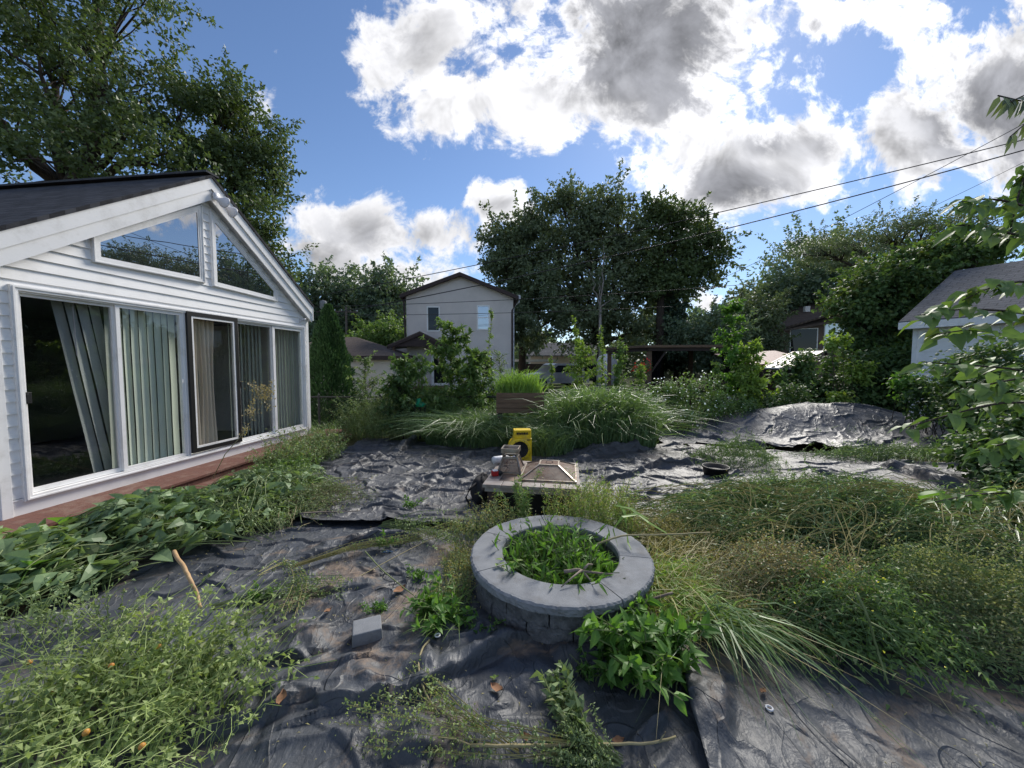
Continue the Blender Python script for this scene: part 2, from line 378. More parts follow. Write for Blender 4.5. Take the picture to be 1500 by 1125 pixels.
sky = nt.nodes.new('ShaderNodeTexSky'); sky.sky_type = 'NISHITA'; sky.sun_disc = False
sky.sun_elevation = SUN_EL; sky.sun_rotation = SUN_AZ; sky.air_density = 1.0; sky.dust_density = .15; sky.ozone_density = 2.2; sky.altitude = 200
tc = nt.nodes.new('ShaderNodeTexCoord'); sx = nt.nodes.new('ShaderNodeSeparateXYZ'); nt.links.new(tc.outputs['Generated'], sx.inputs[0])
X_, Y_, Z_ = sx.outputs
yc = mth('MAXIMUM', Y_, .04)
A_ = mth('DIVIDE', X_, yc); B_ = mth('DIVIDE', Z_, yc)
cv = nt.nodes.new('ShaderNodeCombineXYZ'); nt.links.new(A_, cv.inputs[0]); nt.links.new(B_, cv.inputs[1])
def wn(scale, detail, rough, vec, dist=0, off=(0,0,0)):
    mp = nt.nodes.new('ShaderNodeMapping'); mp.inputs['Location'].default_value = off; nt.links.new(vec, mp.inputs[0])
    return noise(nt, scale, detail, rough, mp.outputs[0], dist)
N1 = wn(4.6, 6, .62, cv.outputs[0], .45); N1b = wn(4.6, 4, .62, cv.outputs[0], .45, (.035,.05,0)); N2 = wn(17, 4, .66, cv.outputs[0], .3, (4,2,7)); N3 = wn(2.6, 3, .6, cv.outputs[0], .3, (8,1,3))
def blobs(lst):
    acc = None
    for px, py, rx, ry, wt in lst:
        r = ray(px, py); k = 1/F/r[1]
        n = nt.nodes.new('ShaderNodeVectorMath'); n.operation = 'MULTIPLY_ADD'; nt.links.new(cv.outputs[0], n.inputs[0])
        n.inputs[1].default_value = (1/(rx*k), 1/(ry*k), 0); n.inputs[2].default_value = (-r[0]/r[1]/(rx*k), -r[2]/r[1]/(ry*k), 0)
        l = nt.nodes.new('ShaderNodeVectorMath'); l.operation = 'LENGTH'; nt.links.new(n.outputs[0], l.inputs[0])
        v = mth('MULTIPLY_ADD', l.outputs['Value'], -wt, wt)
        acc = v if acc is None else mth('SMOOTH_MAX', acc, v, .15)
    return mth('MAXIMUM', acc, -.8)
clouds = blobs([(615,60,95,100,.8), (670,150,110,60,.75), (800,150,150,75,.9), (970,70,210,140,1.3), (1060,250,130,100,1.1), (1180,225,140,75,1.0),
    (1350,200,130,95,1.0), (1470,130,150,140,1.2), (1290,20,170,40,.45), (765,10,90,50,.5), (530,335,95,60,.9), (480,385,80,50,.8), (620,345,110,45,.8), (735,297,60,38,.8),
    (580,405,120,32,.6), (1040,445,60,28,.6), (1200,362,50,22,.4), (378,135,22,30,.15), (1000,-120,420,110,1.1), (1640,-20,200,240,1.1)])
fld = mth('ADD', clouds, mth('MULTIPLY', mth('SUBTRACT', N1, .51), 2.5)); fld = mth('ADD', fld, mth('MULTIPLY', mth('SUBTRACT', N2, .5), 1.0))
front = sstep(Y_, .05, .3)
NG = wn(2.6, 4, .58, tc.outputs['Generated'], .3, (3,5,2))
gen = mth('MULTIPLY', mth('SUBTRACT', NG, .53), 3.0)
fld = mth('ADD', mth('MULTIPLY', fld, front), mth('MULTIPLY', gen, mth('SUBTRACT', 1, front)))
cover = sstep(fld, -.06, .34)
dark = blobs([(1000,55,250,165,1.7), (1010,150,80,60,.8), (1075,275,120,65,1.1), (1125,215,110,45,.7), (1440,180,160,120,1.2), (600,50,70,90,.35), (565,350,110,32,.3), (705,312,60,26,.35), (1000,-120,260,130,1.0), (610,388,110,22,.3)])
dkf = mth('ADD', dark, mth('MULTIPLY', mth('SUBTRACT', N3, .5), 1.7)); dkf = mth('ADD', dkf, mth('MULTIPLY', mth('SUBTRACT', N2, .5), .35))
gd = mth('MULTIPLY', mth('SUBTRACT', gen, .3), 1.0)
dkf = mth('ADD', mth('MULTIPLY', dkf, front), mth('MULTIPLY', gd, mth('SUBTRACT', 1, front)))
dk = mth('MULTIPLY', sstep(dkf, -.45, .85), sstep(fld, .15, .75))
# brighter toward the hidden sun
dp = nt.nodes.new('ShaderNodeVectorMath'); dp.operation = 'DOT_PRODUCT'; nt.links.new(tc.outputs['Generated'], dp.inputs[0]); dp.inputs[1].default_value = sd
glow = mth('POWER', mth('MAXIMUM', dp.outputs['Value'], 0), 10)
br = mth('ADD', mth('MULTIPLY', glow, 3.0), CLOUD_W)
lit = mth('MULTIPLY_ADD', mth('SUBTRACT', N1, N1b), 2.6, mth('MULTIPLY_ADD', N2, .5, .72))
lit = mth('MULTIPLY_ADD', mth('SUBTRACT', 1, sstep(fld, .1, .9)), .30, lit)
br = mth('MULTIPLY', br, mth('MAXIMUM', mth('MINIMUM', lit, 1.35), .42))
wc = nt.nodes.new('ShaderNodeCombineColor')
for i, k in enumerate((1.0, 1.0, 1.03)): nt.links.new(mth('MULTIPLY', br, k), wc.inputs[i])
dcol = mixc(nt, N3, DARK_A, DARK_B)
dv = mth('MULTIPLY_ADD', mth('SUBTRACT', N1, N1b), 2.2, mth('MULTIPLY_ADD', N2, .55, .72))
dvc = nt.nodes.new('ShaderNodeCombineColor')
for i in range(3): nt.links.new(mth('MAXIMUM', mth('MINIMUM', dv, 1.6), .55), dvc.inputs[i])
dcol = mixc(nt, 1, dcol, dvc.outputs[0], 'MULTIPLY')
cc = mixc(nt, dk, wc.outputs[0], dcol)
skyc = mixc(nt, 1, sky.outputs[0], SKY_MUL, 'MULTIPLY')
haze = mth('MULTIPLY', mth('POWER', mth('SUBTRACT', 1, mth('ABSOLUTE', Z_)), 6), .28)
skyc = mixc(nt, haze, skyc, (4.6, 6.3, 8.6))
allc = mixc(nt, cover, skyc, cc)
bg = nt.nodes.new('ShaderNodeBackground'); bg.inputs[1].default_value = .15
wo = nt.nodes.new('ShaderNodeOutputWorld'); nt.links.new(allc, bg.inputs[0]); nt.links.new(bg.outputs[0], wo.inputs[0])
w.cycles.sampling_method = 'NONE'
scene.cycles.max_bounces = 8; scene.cycles.transparent_max_bounces = 16; scene.cycles.diffuse_bounces = 3; scene.cycles.glossy_bounces = 3
scene.cycles.use_denoising = True; scene.cycles.caustics_reflective = False; scene.cycles.caustics_refractive = False
# ------------------------------------------------------------------ ground
def gridsheet(xs, ys, zf):
    X, Y = np.meshgrid(xs, ys); Z = zf(X, Y); g = G(); nx = len(xs)
    i = np.arange(len(ys)-1)[:, None]*nx; j = np.arange(nx-1)[None]
    g.add(np.stack((X, Y, Z), -1).reshape(-1, 3), np.stack((i+j, i+j+1, i+j+nx+1, i+j+nx), -1).reshape(-1, 4)); return g
xs = np.concatenate((np.array([-400,-120,-50,-25]), np.linspace(-14, 16, 200), np.array([25,50,120,400])))
ys = np.concatenate((np.array([-200,-60,-15]), np.linspace(-4, 22, 180), np.array([30,50,120,500])))
def groundmat():
    m, nt, out = newmat('yard_earth'); co = objco(nt)
    soil = ramp(nt, noise(nt, 5, 7, .7, co), [(.3, (.035,.026,.018)), (.7, (.16,.115,.075))])
    grs = ramp(nt, noise(nt, 14, 6, .7, co), [(.3, (.03,.045,.015)), (.7, (.09,.11,.04))])
    sp = nt.nodes.new('ShaderNodeSeparateXYZ'); nt.links.new(co, sp.inputs[0])
    mr = nt.nodes.new('ShaderNodeMapRange'); mr.inputs[1].default_value = 6.5; mr.inputs[2].default_value = 9; nt.links.new(sp.outputs[1], mr.inputs[0])
    col = mixc(nt, mr.outputs[0], soil, grs)
    p = nd(nt, 'ShaderNodeBsdfPrincipled', Roughness=.97); p.inputs['Specular IOR Level'].default_value = .15
    nt.links.new(col, p.inputs['Base Color']); nt.links.new(bump(nt, noise(nt, 30, 6, .7, co), .03), p.inputs['Normal'])
    nt.links.new(p.outputs[0], out.inputs[0]); return m
gridsheet(xs, ys, lambda X, Y: ground_z(X, Y)).obj('ground', groundmat(), smooth=True, kind='structure')
# ------------------------------------------------------------------ tarps
def seg_dist(x, y, a, b):
    ax, ay = a; bx, by = b; dx, dy = bx-ax, by-ay; L2 = dx*dx+dy*dy
    t = np.clip(((x-ax)*dx+(y-ay)*dy)/L2, 0, 1)
    qx = x-(ax+t*dx); qy = y-(ay+t*dy)
    return np.hypot(qx, qy), (dx*qy-dy*qx)/math.sqrt(L2), t
def wrinkle(x, y, seed=0, an=0.0):
    ca, sa = math.cos(an), math.sin(an); u = x*ca+y*sa; v = -x*sa+y*ca
    wx = (fbm(x*1.1+seed, y*1.1, 3)-.5)*.9; wy = (fbm(x*1.1+40, y*1.1+seed, 3)-.5)*.9
    a = ridged(u*.9+wx+seed, v*2.1+wy, 3)*.030*fbm(x*.6+seed*2, y*.6, 2)*1.6
    b = ridged(u*2.0+wx*2+5, v*4.2+wy*2+seed, 6)*.016*fbm(x*.9+9, y*.9+seed, 2)*1.7
    d = (fbm(u*7+seed, v*12, 2)-.5)*.005
    return a+b+d
def creases(x, y, n, seed, an, spread, L=(.25, 1.3), H=(.008, .045)):
    """n sharp folds: steep on one side, long and smooth on the other, bending and fading at the ends"""
    rs = np.random.default_rng(seed+77); z = np.zeros_like(x); x0, x1, y0, y1 = x.min(), x.max(), y.min(), y.max()
    wx = (fbm(x*2.3+seed, y*2.3+4, 3)-.5)*.34; wy = (fbm(x*2.3+31, y*2.3+seed, 3)-.5)*.34
    wx = wx+(vnoise(x*9+seed, y*9)-.5)*.03; X = x+wx; Y = y+wy
    for i in range(n):
        cx, cy = rs.uniform(x0, x1), rs.uniform(y0, y1); th = an+rs.normal(0, spread); l = rs.uniform(*L)*rs.uniform(.4, 1); h = rs.uniform(*H)*(.35+.65*l/L[1])
        sg = rs.choice((-1, 1)) if rs.random() < .35 else 1; c, s_ = math.cos(th), math.sin(th)
        t = ((X-cx)*c+(Y-cy)*s_)/(l*.5); d = (-(X-cx)*s_+(Y-cy)*c)*sg
        m = (np.abs(t) < 1) & (d > -.12) & (d < .5)
        if not m.any(): continue
        tm = np.abs(t[m]); dm = d[m]; w_ = rs.uniform(.03, .13)*(.35+l)
        prof = np.where(dm < 0, np.exp(-(dm/.010)**2), np.exp(-(dm/w_)**1.1)); z[m] = np.maximum(z[m]*.6, 0)*0+np.maximum(z[m], h*prof*(1-tm**2.5))+.25*np.minimum(z[m], h*prof*(1-tm**2.5))
    return z
def folds_z(x, y, folds):
    z = np.zeros_like(x)
    for pts, h, wn_, wf in folds:                 # near-side width, far-side width
        best = None
        for i in range(len(pts)-1):
            d, sg, t = seg_dist(x, y, pts[i], pts[i+1])
            wob = 1+.45*(fbm(x*5+h*91, y*5, 2)-.5)*2
            ww = np.where(sg < 0, .022, wf*1.3)*wob
            hh = h*1.15*np.clip((fbm(x*2.6+i, y*2.6+h*50, 3)-.33)*3.2, .12, 1.3)*np.clip(np.minimum(t if i == 0 else 1, 1-t if i == len(pts)-2 else 1)*4, 0, 1)
            e = hh*np.exp(-(d/ww)**2)
            best = e if best is None else np.maximum(best, e)
        z = np.maximum(z, best) if z is not None else best
    return z
TARPS = []
def ring_lift(x, y): d = np.hypot(x-.35, y-2.66); return .03*np.exp(-((np.clip(d-.60, 0, 9))/.16)**2)
def tarp(name_label, mat, corners, nu, nv, z0, seed, amp=1.0, an=0.0, folds=(), extra=None, edge=.10, curl=.025, ncr=120, cr=(.3, .7, (.3, 1.5), (.008, .045))):
    u, v = np.meshgrid(np.linspace(0, 1, nu), np.linspace(0, 1, nv))
    c = np.array(corners, float)
    P = (1-u)[..., None]*(1-v)[..., None]*c[0]+u[..., None]*(1-v)[..., None]*c[1]+u[..., None]*v[..., None]*c[2]+(1-u)[..., None]*v[..., None]*c[3]
    x, y = P[..., 0], P[..., 1]
    x = x+edge*2*(fbm(y*1.3+seed, x*.7+seed, 4)-.5); y = y+edge*2*(fbm(x*1.3+seed+9, y*.7, 4)-.5)
    gz = ground_z(x, y)
    e = np.minimum(np.minimum(u, 1-u)*np.linalg.norm(c[1]-c[0]), np.minimum(v, 1-v)*np.linalg.norm(c[3]-c[0]))
    lift = curl*np.exp(-(e/.07)**2)*fbm(x*3+seed, y*3, 2)*2
    z = gz+.015+z0+amp*wrinkle(x, y, seed, an)+folds_z(x, y, folds)+creases(x, y, ncr, seed, cr[0], cr[1], cr[2], cr[3])+lift
    if extra is not None: z = z+extra(x, y)
    g = G(); i = np.arange(nv-1)[:, None]*nu; j = np.arange(nu-1)[None]
    g.add(np.stack((x, y, z), -1).reshape(-1, 3), np.stack((i+j, i+j+1, i+j+nu+1, i+j+nu), -1).reshape(-1, 4))
    TARPS.append((x.ravel(), y.ravel(), z.ravel()))
    o = g.obj('ground_tarp', mat, smooth=True); tag(o, name_label, 'tarp')
    s = o.modifiers.new('thickness', 'SOLIDIFY'); s.thickness = .003; s.offset = -1
    return o
def gp(*pts): return [tuple(gnd(a, b)[:2]) for a, b in pts]
tarp('large crumpled black tarp spread across the bare ground left of the stone fire ring', M['tarp'], [(-3.2,.9),(1.3,.9),(1.15,4.3),(-3.3,4.5)], 480, 390, 0, 3, .9, .25, ncr=300, cr=(.35, .9, (.15, 1.2), (.010, .046)),
     folds=[(gp((250,1010),(330,985),(420,975),(480,985)), .115, .045, .16), (gp((260,1100),(400,1060),(560,1040),(660,1010)), .12, .05, .2), (gp((500,1065),(620,1030),(700,985),(790,950)), .085, .035, .12),
            (gp((600,985),(660,930),(620,880)), .05, .05, .1), (gp((350,905),(470,880),(560,870)), .075, .04, .12), (gp((380,850),(520,800),(640,790)), .065, .05, .14), (gp((420,770),(560,740),(620,750)), .05, .05, .2),
            (gp((800,985),(880,995),(960,1000)), .05, .05, .09), (gp((560,1125),(720,1100),(850,1010)), .06, .05, .2)], extra=ring_lift)
tarp('flatter grey black tarp with white grommets sloping across the bottom right corner', M['tarp'], [(.62,.75),(5.2,.9),(4.9,3.1),(1.05,2.75)], 300, 190, .035, 21, .45, -.7, ncr=110, cr=(-.75, .45, (.4, 1.8), (.006, .028)),
     folds=[(gp((1060,1125),(1060,1040),(1075,960)), .05, .06, .10), (gp((905,1125),(950,1060),(1000,1000)), .06, .05, .08), (gp((1250,960),(1350,1010),(1500,1100)), .05, .1, .2), (gp((1150,900),(1280,960),(1420,1020)), .035, .06, .2)])
tarp('wrinkled shiny black tarp between the wooden deck and the fire table', M['tarp_dusty'], [(-3.1,3.9),(-.1,3.75),(.15,7.3),(-3.25,8.35)], 260, 330, .03, 8, 1.0, .5, ncr=300, cr=(.35, .9, (.15, 1.1), (.012, .065)),
     folds=[(gp((500,700),(590,665),(620,640)), .10, .06, .2), (gp((470,745),(540,740),(610,700)), .09, .05, .2), (gp((570,740),(640,712),(700,700)), .10, .05, .25), (gp((620,720),(700,715),(760,690)), .07, .05, .2), (gp((640,690),(690,672),(740,660)), .07, .05, .2)])
tarp('creased black tarp lying behind the fire table beside the tall grass clump', M['tarp_dusty'], [(.1,3.55),(3.3,3.6),(3.5,7.6),(.0,7.1)], 270, 320, .035, 31, 1.0, -.25, ncr=260, cr=(-.15, .7, (.2, 1.3), (.012, .07)),
     folds=[(gp((850,690),(880,670),(960,664)), .12, .06, .2), (gp((870,715),(960,690),(1050,685)), .12, .05, .25), (gp((960,640),(1010,670),(1050,682)), .10, .06, .2), (gp((900,735),(980,735),(1040,720)), .09, .05, .2), (gp((990,660),(1060,655),(1100,650)), .08, .05, .2)])
tarp('smooth grey sunlit tarp stretched behind the heap of pulled weeds', M['tarp_dusty'], [(2.9,4.6),(7.6,3.6),(7.9,5.6),(3.6,7.6)], 250, 190, .05, 47, .6, -.5, ncr=60, cr=(-.45, .4, (.4, 1.8), (.01, .05)),
     folds=[(gp((1270,680),(1340,705),(1390,725)), .12, .1, .25), (gp((1180,690),(1280,715),(1360,735)), .06, .06, .2)])
def mound(x, y):
    a = np.exp(-(((x-8.3)/2.3)**2+((y-9.6)/1.05)**2)**1.2); b = np.exp(-(((x-5.6)/1.7)**2+((y-9.1)/.8)**2)); c = np.exp(-(((x-10.2)/1.3)**2+((y-9.0)/.9)**2))
    return np.maximum(.62*a+.32*b, .45*c)
tarp('black tarp draped over a long low mound of earth below the vine hedge', M['tarp_clean'], [(3.2,7.7),(9.6,6.6),(11.4,10.6),(3.3,10.2)], 360, 240, .03, 55, 1.0, .6, extra=mound, ncr=150, cr=(.75, .55, (.5, 2.2), (.015, .075)),
     folds=[(gp((1000,640),(1100,655),(1200,662),(1300,655)), .10, .05, .25)])
HX = np.full((900, 700), -9.0)                 # height map of the tarps so that things rest on them
for tx, ty, tz in TARPS:
    i = np.clip(((tx+4)/.02).astype(int), 0, 899); j = np.clip((ty/.02).astype(int), 0, 699); np.maximum.at(HX, (i, j), tz)
def tz_(x, y):
    i = int((x+4)/.02); j = int(y/.02); w_ = HX[max(0, i-2):i+3, max(0, j-2):j+3]
    m = w_.max() if w_.size else -9; return float(m) if m > -5 else float(ground_z(x, y))
def ont(px, py, dz=0.0):
    z = .06
    for _ in range(4): p = gnd(px, py, z); z = .5*z+.5*(tz_(p[0], p[1])+dz)
    p = gnd(px, py, z); return np.array((p[0], p[1], tz_(p[0], p[1])+dz))
# puddle of rain water caught on the tarp
a = np.linspace(0, 2*math.pi, 40, endpoint=False); pc = gnd(577, 803)
g = G(); g.poly(np.stack((pc[0]+.10*np.cos(a)*(1+.3*np.sin(3*a+1)), pc[1]+.17*np.sin(a)*(1+.25*np.cos(2*a)), np.full(40, tz_(pc[0], pc[1])-.004)), -1))
pm, pnt, pout = newmat('rain_water'); pp = nd(pnt, 'ShaderNodeBsdfPrincipled', Roughness=.03); pp.inputs['Base Color'].default_value = (.02,.025,.03,1); pp.inputs['IOR'].default_value = 1.6; pp.inputs['Specular IOR Level'].default_value = 1
pnt.links.new(pp.outputs[0], pout.inputs[0])
tag(g.obj('puddle', pm), 'small puddle of rainwater reflecting sky in a tarp hollow', 'puddle', kind='structure')
# grommets on the front right tarp
for i, (px, py, lb) in enumerate([(1097,913,'white eyelet on the tarp tucked among long grass blades'), (1127,1037,'white eyelet on bare tarp near the bottom of the picture'), (641,931,'white eyelet beside the low weed clump left of the fire ring')]):
    p = ont(px, py, .002); g = G()
    g.lathe([(.009,0),(.010,.003),(.015,.004),(.018,.002),(.018,-.002),(.009,-.002),(.009,0)], 20, p)
    tag(g.obj('grommet', M['whitep'], smooth=True), lb, 'grommet', 'metal eyelets in the tarps')
# ------------------------------------------------------------------ the sunroom  (local x along the wall, -y outward, z up)
HA = R(7)
house = thing('sunroom', 'white clapboard sunroom with gable windows and a row of sliding glass doors', 'sunroom', (-5.14, 3.88, 0), R(90)-HA)
PK, SL = 2.17, .70
def zu(s): return 4.30-SL*abs(s-PK)
def L(g, name, mat, parent=house, **k):
    o = g.obj(name, mat, None, **k); o.parent = parent; return o
S0, S1 = -.20, 4.52
g = G()
e = .126
def course(s0, s1, z):
    if s1-s0 < .01: return
    y0, y1 = -.021, -.003
    g.add([(s0,y0,z),(s1,y0,z),(s1,y1,z+e),(s0,y1,z+e)], [(0,1,2,3)]); g.add([(s0,0,z),(s1,0,z),(s1,y0,z),(s0,y0,z)], [(0,1,2,3)])
    g.add([(s0,y0,z),(s0,y1,z+e),(s0,0,z+e),(s0,0,z)], [(0,1,2,3)])
k = 0
while .30+k*e < 4.3:
    z = .30+k*e; k += 1
    if z+e < 2.56: course(-.125, -.03, z); course(4.39, 4.46, z)
    else:
        zt = z+e*.5
        if zt > 2.62: lo = PK-(4.32-zt)/SL; hi = PK+(4.32-zt)/SL
        else: lo, hi = S0, S1
        course(max(lo, -.125), min(hi, 4.46), z)
L(g, 'siding', M['white'])
# carcass
g = G()
def wallplate(s0, s1, z0, z1): g.box((s0, .0, z0), (s1, .10, z1))
wallplate(S0, -.03, .1, 2.55); wallplate(4.39, S1, .1, 2.55); wallplate(-.03, 4.39, .1, .255)
g.prism([(S0,.0,2.495),(S1,.0,2.495),(S1,.0,zu(S1)),(PK,.0,4.30),(S0,.0,zu(S0))], (0,.10,0))
g.box((S1-.10,.1,.1),(S1,4.6,2.6)); g.box((S0,.1,.1),(S0+.10,4.6,2.6))
L(g, 'wall', M['white'])
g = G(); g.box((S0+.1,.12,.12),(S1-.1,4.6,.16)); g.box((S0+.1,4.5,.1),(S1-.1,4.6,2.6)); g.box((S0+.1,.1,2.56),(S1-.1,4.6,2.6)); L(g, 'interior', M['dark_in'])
for a, b, y in ((-.21,-.125,-.03), (4.455,4.54,-.03)):
    g = G(); g.box((a, y, .1), (b, .02, zu(a if a > 0 else b)-.02)); L(g, 'corner_trim', M['frame'], bevel=.004)
g = G(); g.box((-.125,-.018,.12),(4.455,-.001,.29)); g.box((-.125,-.026,.275),(4.455,-.0005,.292)); L(g, 'kick_board', M['white'])
# roof
def roofslab(sgn, name):
    se = -.42 if sgn < 0 else 4.56
    zt = lambda s: 4.67-SL*abs(s-PK)
    g = G(); V = [(PK,-.17,zt(PK)),(se,-.17,zt(se)),(se,5.6,zt(se)),(PK,5.6,zt(PK))]
    g.prism(V, (0,0,-.05)); o = L(g, name, M['shingle'])
    uv = o.data.uv_layers.new(name='UVMap')
    for lp in o.data.loops:
        c = o.data.vertices[lp.vertex_index].co; uv.data[lp.index].uv = (c.y, abs(c.x-PK)*1.22)
    return o
roofL = roofslab(-1, 'roof'); roofR = roofslab(1, 'roof')
g = G(); g.bar((PK,-.175,4.675),(PK,5.6,4.675), .22, .03); L(g, 'ridge_cap', M['shingle_g'])
for sgn in (-1, 1):
    se = -.42 if sgn < 0 else 4.53
    zb = lambda s, d: 4.62-d-SL*abs(s-PK)
    g = G(); g.prism([(PK,-.15,zb(PK,0)),(se,-.15,zb(se,0)),(se,-.15,zb(se,.17)),(PK,-.15,zb(PK,.17))], (0,.02,0))
    g.prism([(PK,-.128,zb(PK,.165)),(se,-.128,zb(se,.165)),(se,-.128,zb(se,.34)),(PK,-.128,zb(PK,.34))], (0,.02,0))
    if sgn > 0: g.box((se-.004,-.155,zb(se,.31)),(se+.02,-.10,zb(se,-.01)))
    L(g, 'rake_board', M['frame'], bevel=.003)
    g = G(); g.prism([(PK,-.108,zb(PK,.32)),(se,-.108,zb(se,.32)),(se,.0,zb(se,.32)),(PK,.0,zb(PK,.32))], (0,0,.012))
    for q in np.arange(.15, 2.3, .16):
        s = PK+sgn*q; g.bar((s,-.107,zb(s,.322)),(s,-.002,zb(s,.322)), .012, .006)
    L(g, 'soffit', M['soffit'])
    g = G(); g.box((se-.02 if sgn > 0 else se,-.10,zb(se,.24)),(se if sgn > 0 else se+.02,5.6,zb(se,.02))); L(g, 'eave_board', M['frame'])
# box vent on the roof
g = G(); zv = 4.67-SL*1.2
g.prism([(.55,3.6,3.50),(1.05,3.6,3.87),(1.05,3.6,4.03),(.60,3.6,3.82)], (0,.5,0)); vt = L(g, 'roof_vent', M['blackp'], bevel=.01)
g = G()
for q in range(5): g.box((.62+q*.08,3.585,3.62+q*.055),(.66+q*.08,3.6,3.78+q*.055))
o = L(g, 'louvre', M['wire'], parent=vt)
# gable windows
def ringframe(g, outer, inner, y0, y1):
    n = len(outer)
    for i in range(n):
        j = (i+1) % n; a, b, c, d = outer[i], outer[j], inner[j], inner[i]
        g.prism([(a[0],y0,a[1]),(b[0],y0,b[1]),(c[0],y0,c[1]),(d[0],y0,d[1])], (0,y1-y0,0))
def inset(P, w):
    P = np.array(P, float); n = len(P); out = []
    area = sum(P[i][0]*P[(i+1) % n][1]-P[(i+1) % n][0]*P[i][1] for i in range(n))
    sg = 1 if area > 0 else -1
    for i in range(n):
        a, b, c = P[i-1], P[i], P[(i+1) % n]
        d1 = (b-a)/np.linalg.norm(b-a); d2 = (c-b)/np.linalg.norm(c-b)
        n1 = sg*np.array((-d1[1], d1[0])); n2 = sg*np.array((-d2[1], d2[0]))
        m = (n1+n2); m /= np.linalg.norm(m); out.append(b+m*w/max(.25, np.dot(m, n1)))
    return [tuple(q) for q in out]
for P, lb in (([(.665,2.92),(2.10,2.97),(2.10,4.195),(.665,3.225)], None), ([(2.235,2.955),(3.62,2.93),(3.62,3.165),(2.235,4.155)], None)):
    P1 = inset(P, .055); P2 = inset(P1, .028)
    g = G(); ringframe(g, P, P1, -.042, .0); ringframe(g, inset(P, .008), inset(P, .020), -.052, -.041); gw = L(g, 'gable_window', M['frame'], bevel=.003)
    g = G(); ringframe(g, P1, P2, -.036, .0); L(g, 'sash', M['frame'], parent=gw)
    g = G(); g.poly([(q[0], -.0275, q[1]) for q in P2]); o = L(g, 'pane', M['sky_glass'], parent=gw)
# outer door frame
g = G(); fo = [(-.045,.255),(4.40,.255),(4.40,2.515),(-.045,2.515)]; ringframe(g, fo, inset(fo, .055), -.045, .09); ringframe(g, inset(fo,.012), inset(fo,.028), -.056, -.044)
for a, b in ((1.715,1.755), (2.645,2.685)): g.box((a,-.03,.30),(b,.08,2.46))
L(g, 'door_frame', M['frame'], bevel=.003)
def slider(a, b, z0, z1, y, glass, fm=M['frame'], fw=.05, outer=None, inner_mat=None):
    o_ = [(a,z0),(b,z0),(b,z1),(a,z1)]; g = G(); ringframe(g, o_, inset(o_, fw), y, y+.035); d = L(g, 'sliding_door', fm, bevel=.002)
    i_ = inset(o_, fw)
    if inner_mat:
        g = G(); j_ = inset(i_, .03); ringframe(g, i_, j_, y+.006, y+.03); L(g, 'sash', inner_mat, parent=d); i_ = j_
    g = G(); g.poly([(q[0], y+.018, q[1]) for q in i_]); L(g, 'pane', glass, parent=d); return d
d1 = slider(.005, .90, .315, 2.46, .015, M['screen'])
d2 = slider(.875, 1.72, .315, 2.46, -.02, M['pane'], fw=.045)
d3 = slider(1.755, 2.645, .335, 2.49, -.065, M['pane'], M['blackf'], .065, inner_mat=M['frame'])
d4 = slider(2.655, 3.52, .315, 2.46, .015, M['screen'])
d5 = slider(3.485, 4.345, .315, 2.46, -.02, M['pane'], fw=.06)
for d, s, y in ((d1, .03, .0), (d4, 2.69, .0)):
    g = G(); g.box((s-.02,y-.025,1.28),(s+.04,y+.015,1.40)); g.box((s-.01,y-.04,1.30),(s+.01,y-.024,1.385)); L(g, 'handle', M['blackp'], parent=d, bevel=.003)
g = G(); g.box((1.66,-.035,1.42),(1.685,-.02,1.47)); L(g, 'latch', M['frame'], parent=d2)
# flood light with two lamp heads at the peak, and a small camera
g = G(); g.lathe([(0,-.03),(.055,-.03),(.06,-.01),(.06,.0)], 20, (PK+.06,-.155,4.36), 'y'); fl = L(g, 'flood_light', M['whitep'], smooth=True)
for dx, dz, ry in ((-.06,-.09,0), (.09,-.14,1)):
    g = G(); g.lathe([(0,-.03),(.022,-.03),(.026,.03),(.034,.05),(.062,.10),(.085,.135),(.088,.15),(.080,.15),(.06,.12),(0,.11)], 18, (0,0,0), 'x')
    th = R(-25) if ry == 0 else R(35)
    V = g.v[0].copy(); ax = -V[:, 0]*.6; g.v[0] = np.stack((PK+.08+dx+V[:, 0]*math.cos(th)*.62+V[:,2]*.2, -.19+V[:, 1]-V[:, 0]*.55, 4.40+dz-V[:, 0]*(.22 if ry == 0 else .55)+V[:, 2]), -1)
    L(g, 'lamp_head', M['whitep'], parent=fl, smooth=True)
g = G(); g.lathe([(0,0),(.025,0),(.025,-.07),(0,-.07)], 14, (4.30,-.02,2.66), 'y'); g.tube([(4.30,-.08,2.66),(4.34,-.12,2.67)], .022, 12); g.tube([(4.29,-.03,2.65),(4.27,-.03,2.60)], .012, 8); L(g, 'security_camera', M['whitep'], smooth=True)
# ------------------------------------------------------------------ blinds and curtains hanging inside
def ln(o): o.parent = None
def hang(name, label, cat, g, mat, group=None, smooth=False):
    o = g.obj(name, mat, smooth=smooth); o.location = house.location; o.rotation_euler = house.rotation_euler
    return tag(o, label, cat, group)
def blindmat(name, c, t=.3):
    m, nt, out = newmat(name); a = nt.nodes.new('ShaderNodeAttribute'); a.attribute_name = 'tint'
    col = ramp(nt, a.outputs['Fac'], [(0, tuple(x*.7 for x in c)), (1, c)])
    d = nt.nodes.new('ShaderNodeBsdfDiffuse'); t_ = nt.nodes.new('ShaderNodeBsdfTranslucent'); nt.links.new(col, d.inputs[0]); nt.links.new(col, t_.inputs[0])
    mx = nt.nodes.new('ShaderNodeMixShader'); mx.inputs[0].default_value = t; nt.links.new(d.outputs[0], mx.inputs[1]); nt.links.new(t_.outputs[0], mx.inputs[2]); nt.links.new(mx.outputs[0], out.inputs[0]); return m
sage = blindmat('sage_vinyl', (.78,.84,.73), .12); beige = blindmat('beige_fabric', (.74,.63,.52), .12); greyg = blindmat('grey_vinyl', (.78,.83,.78), .12)
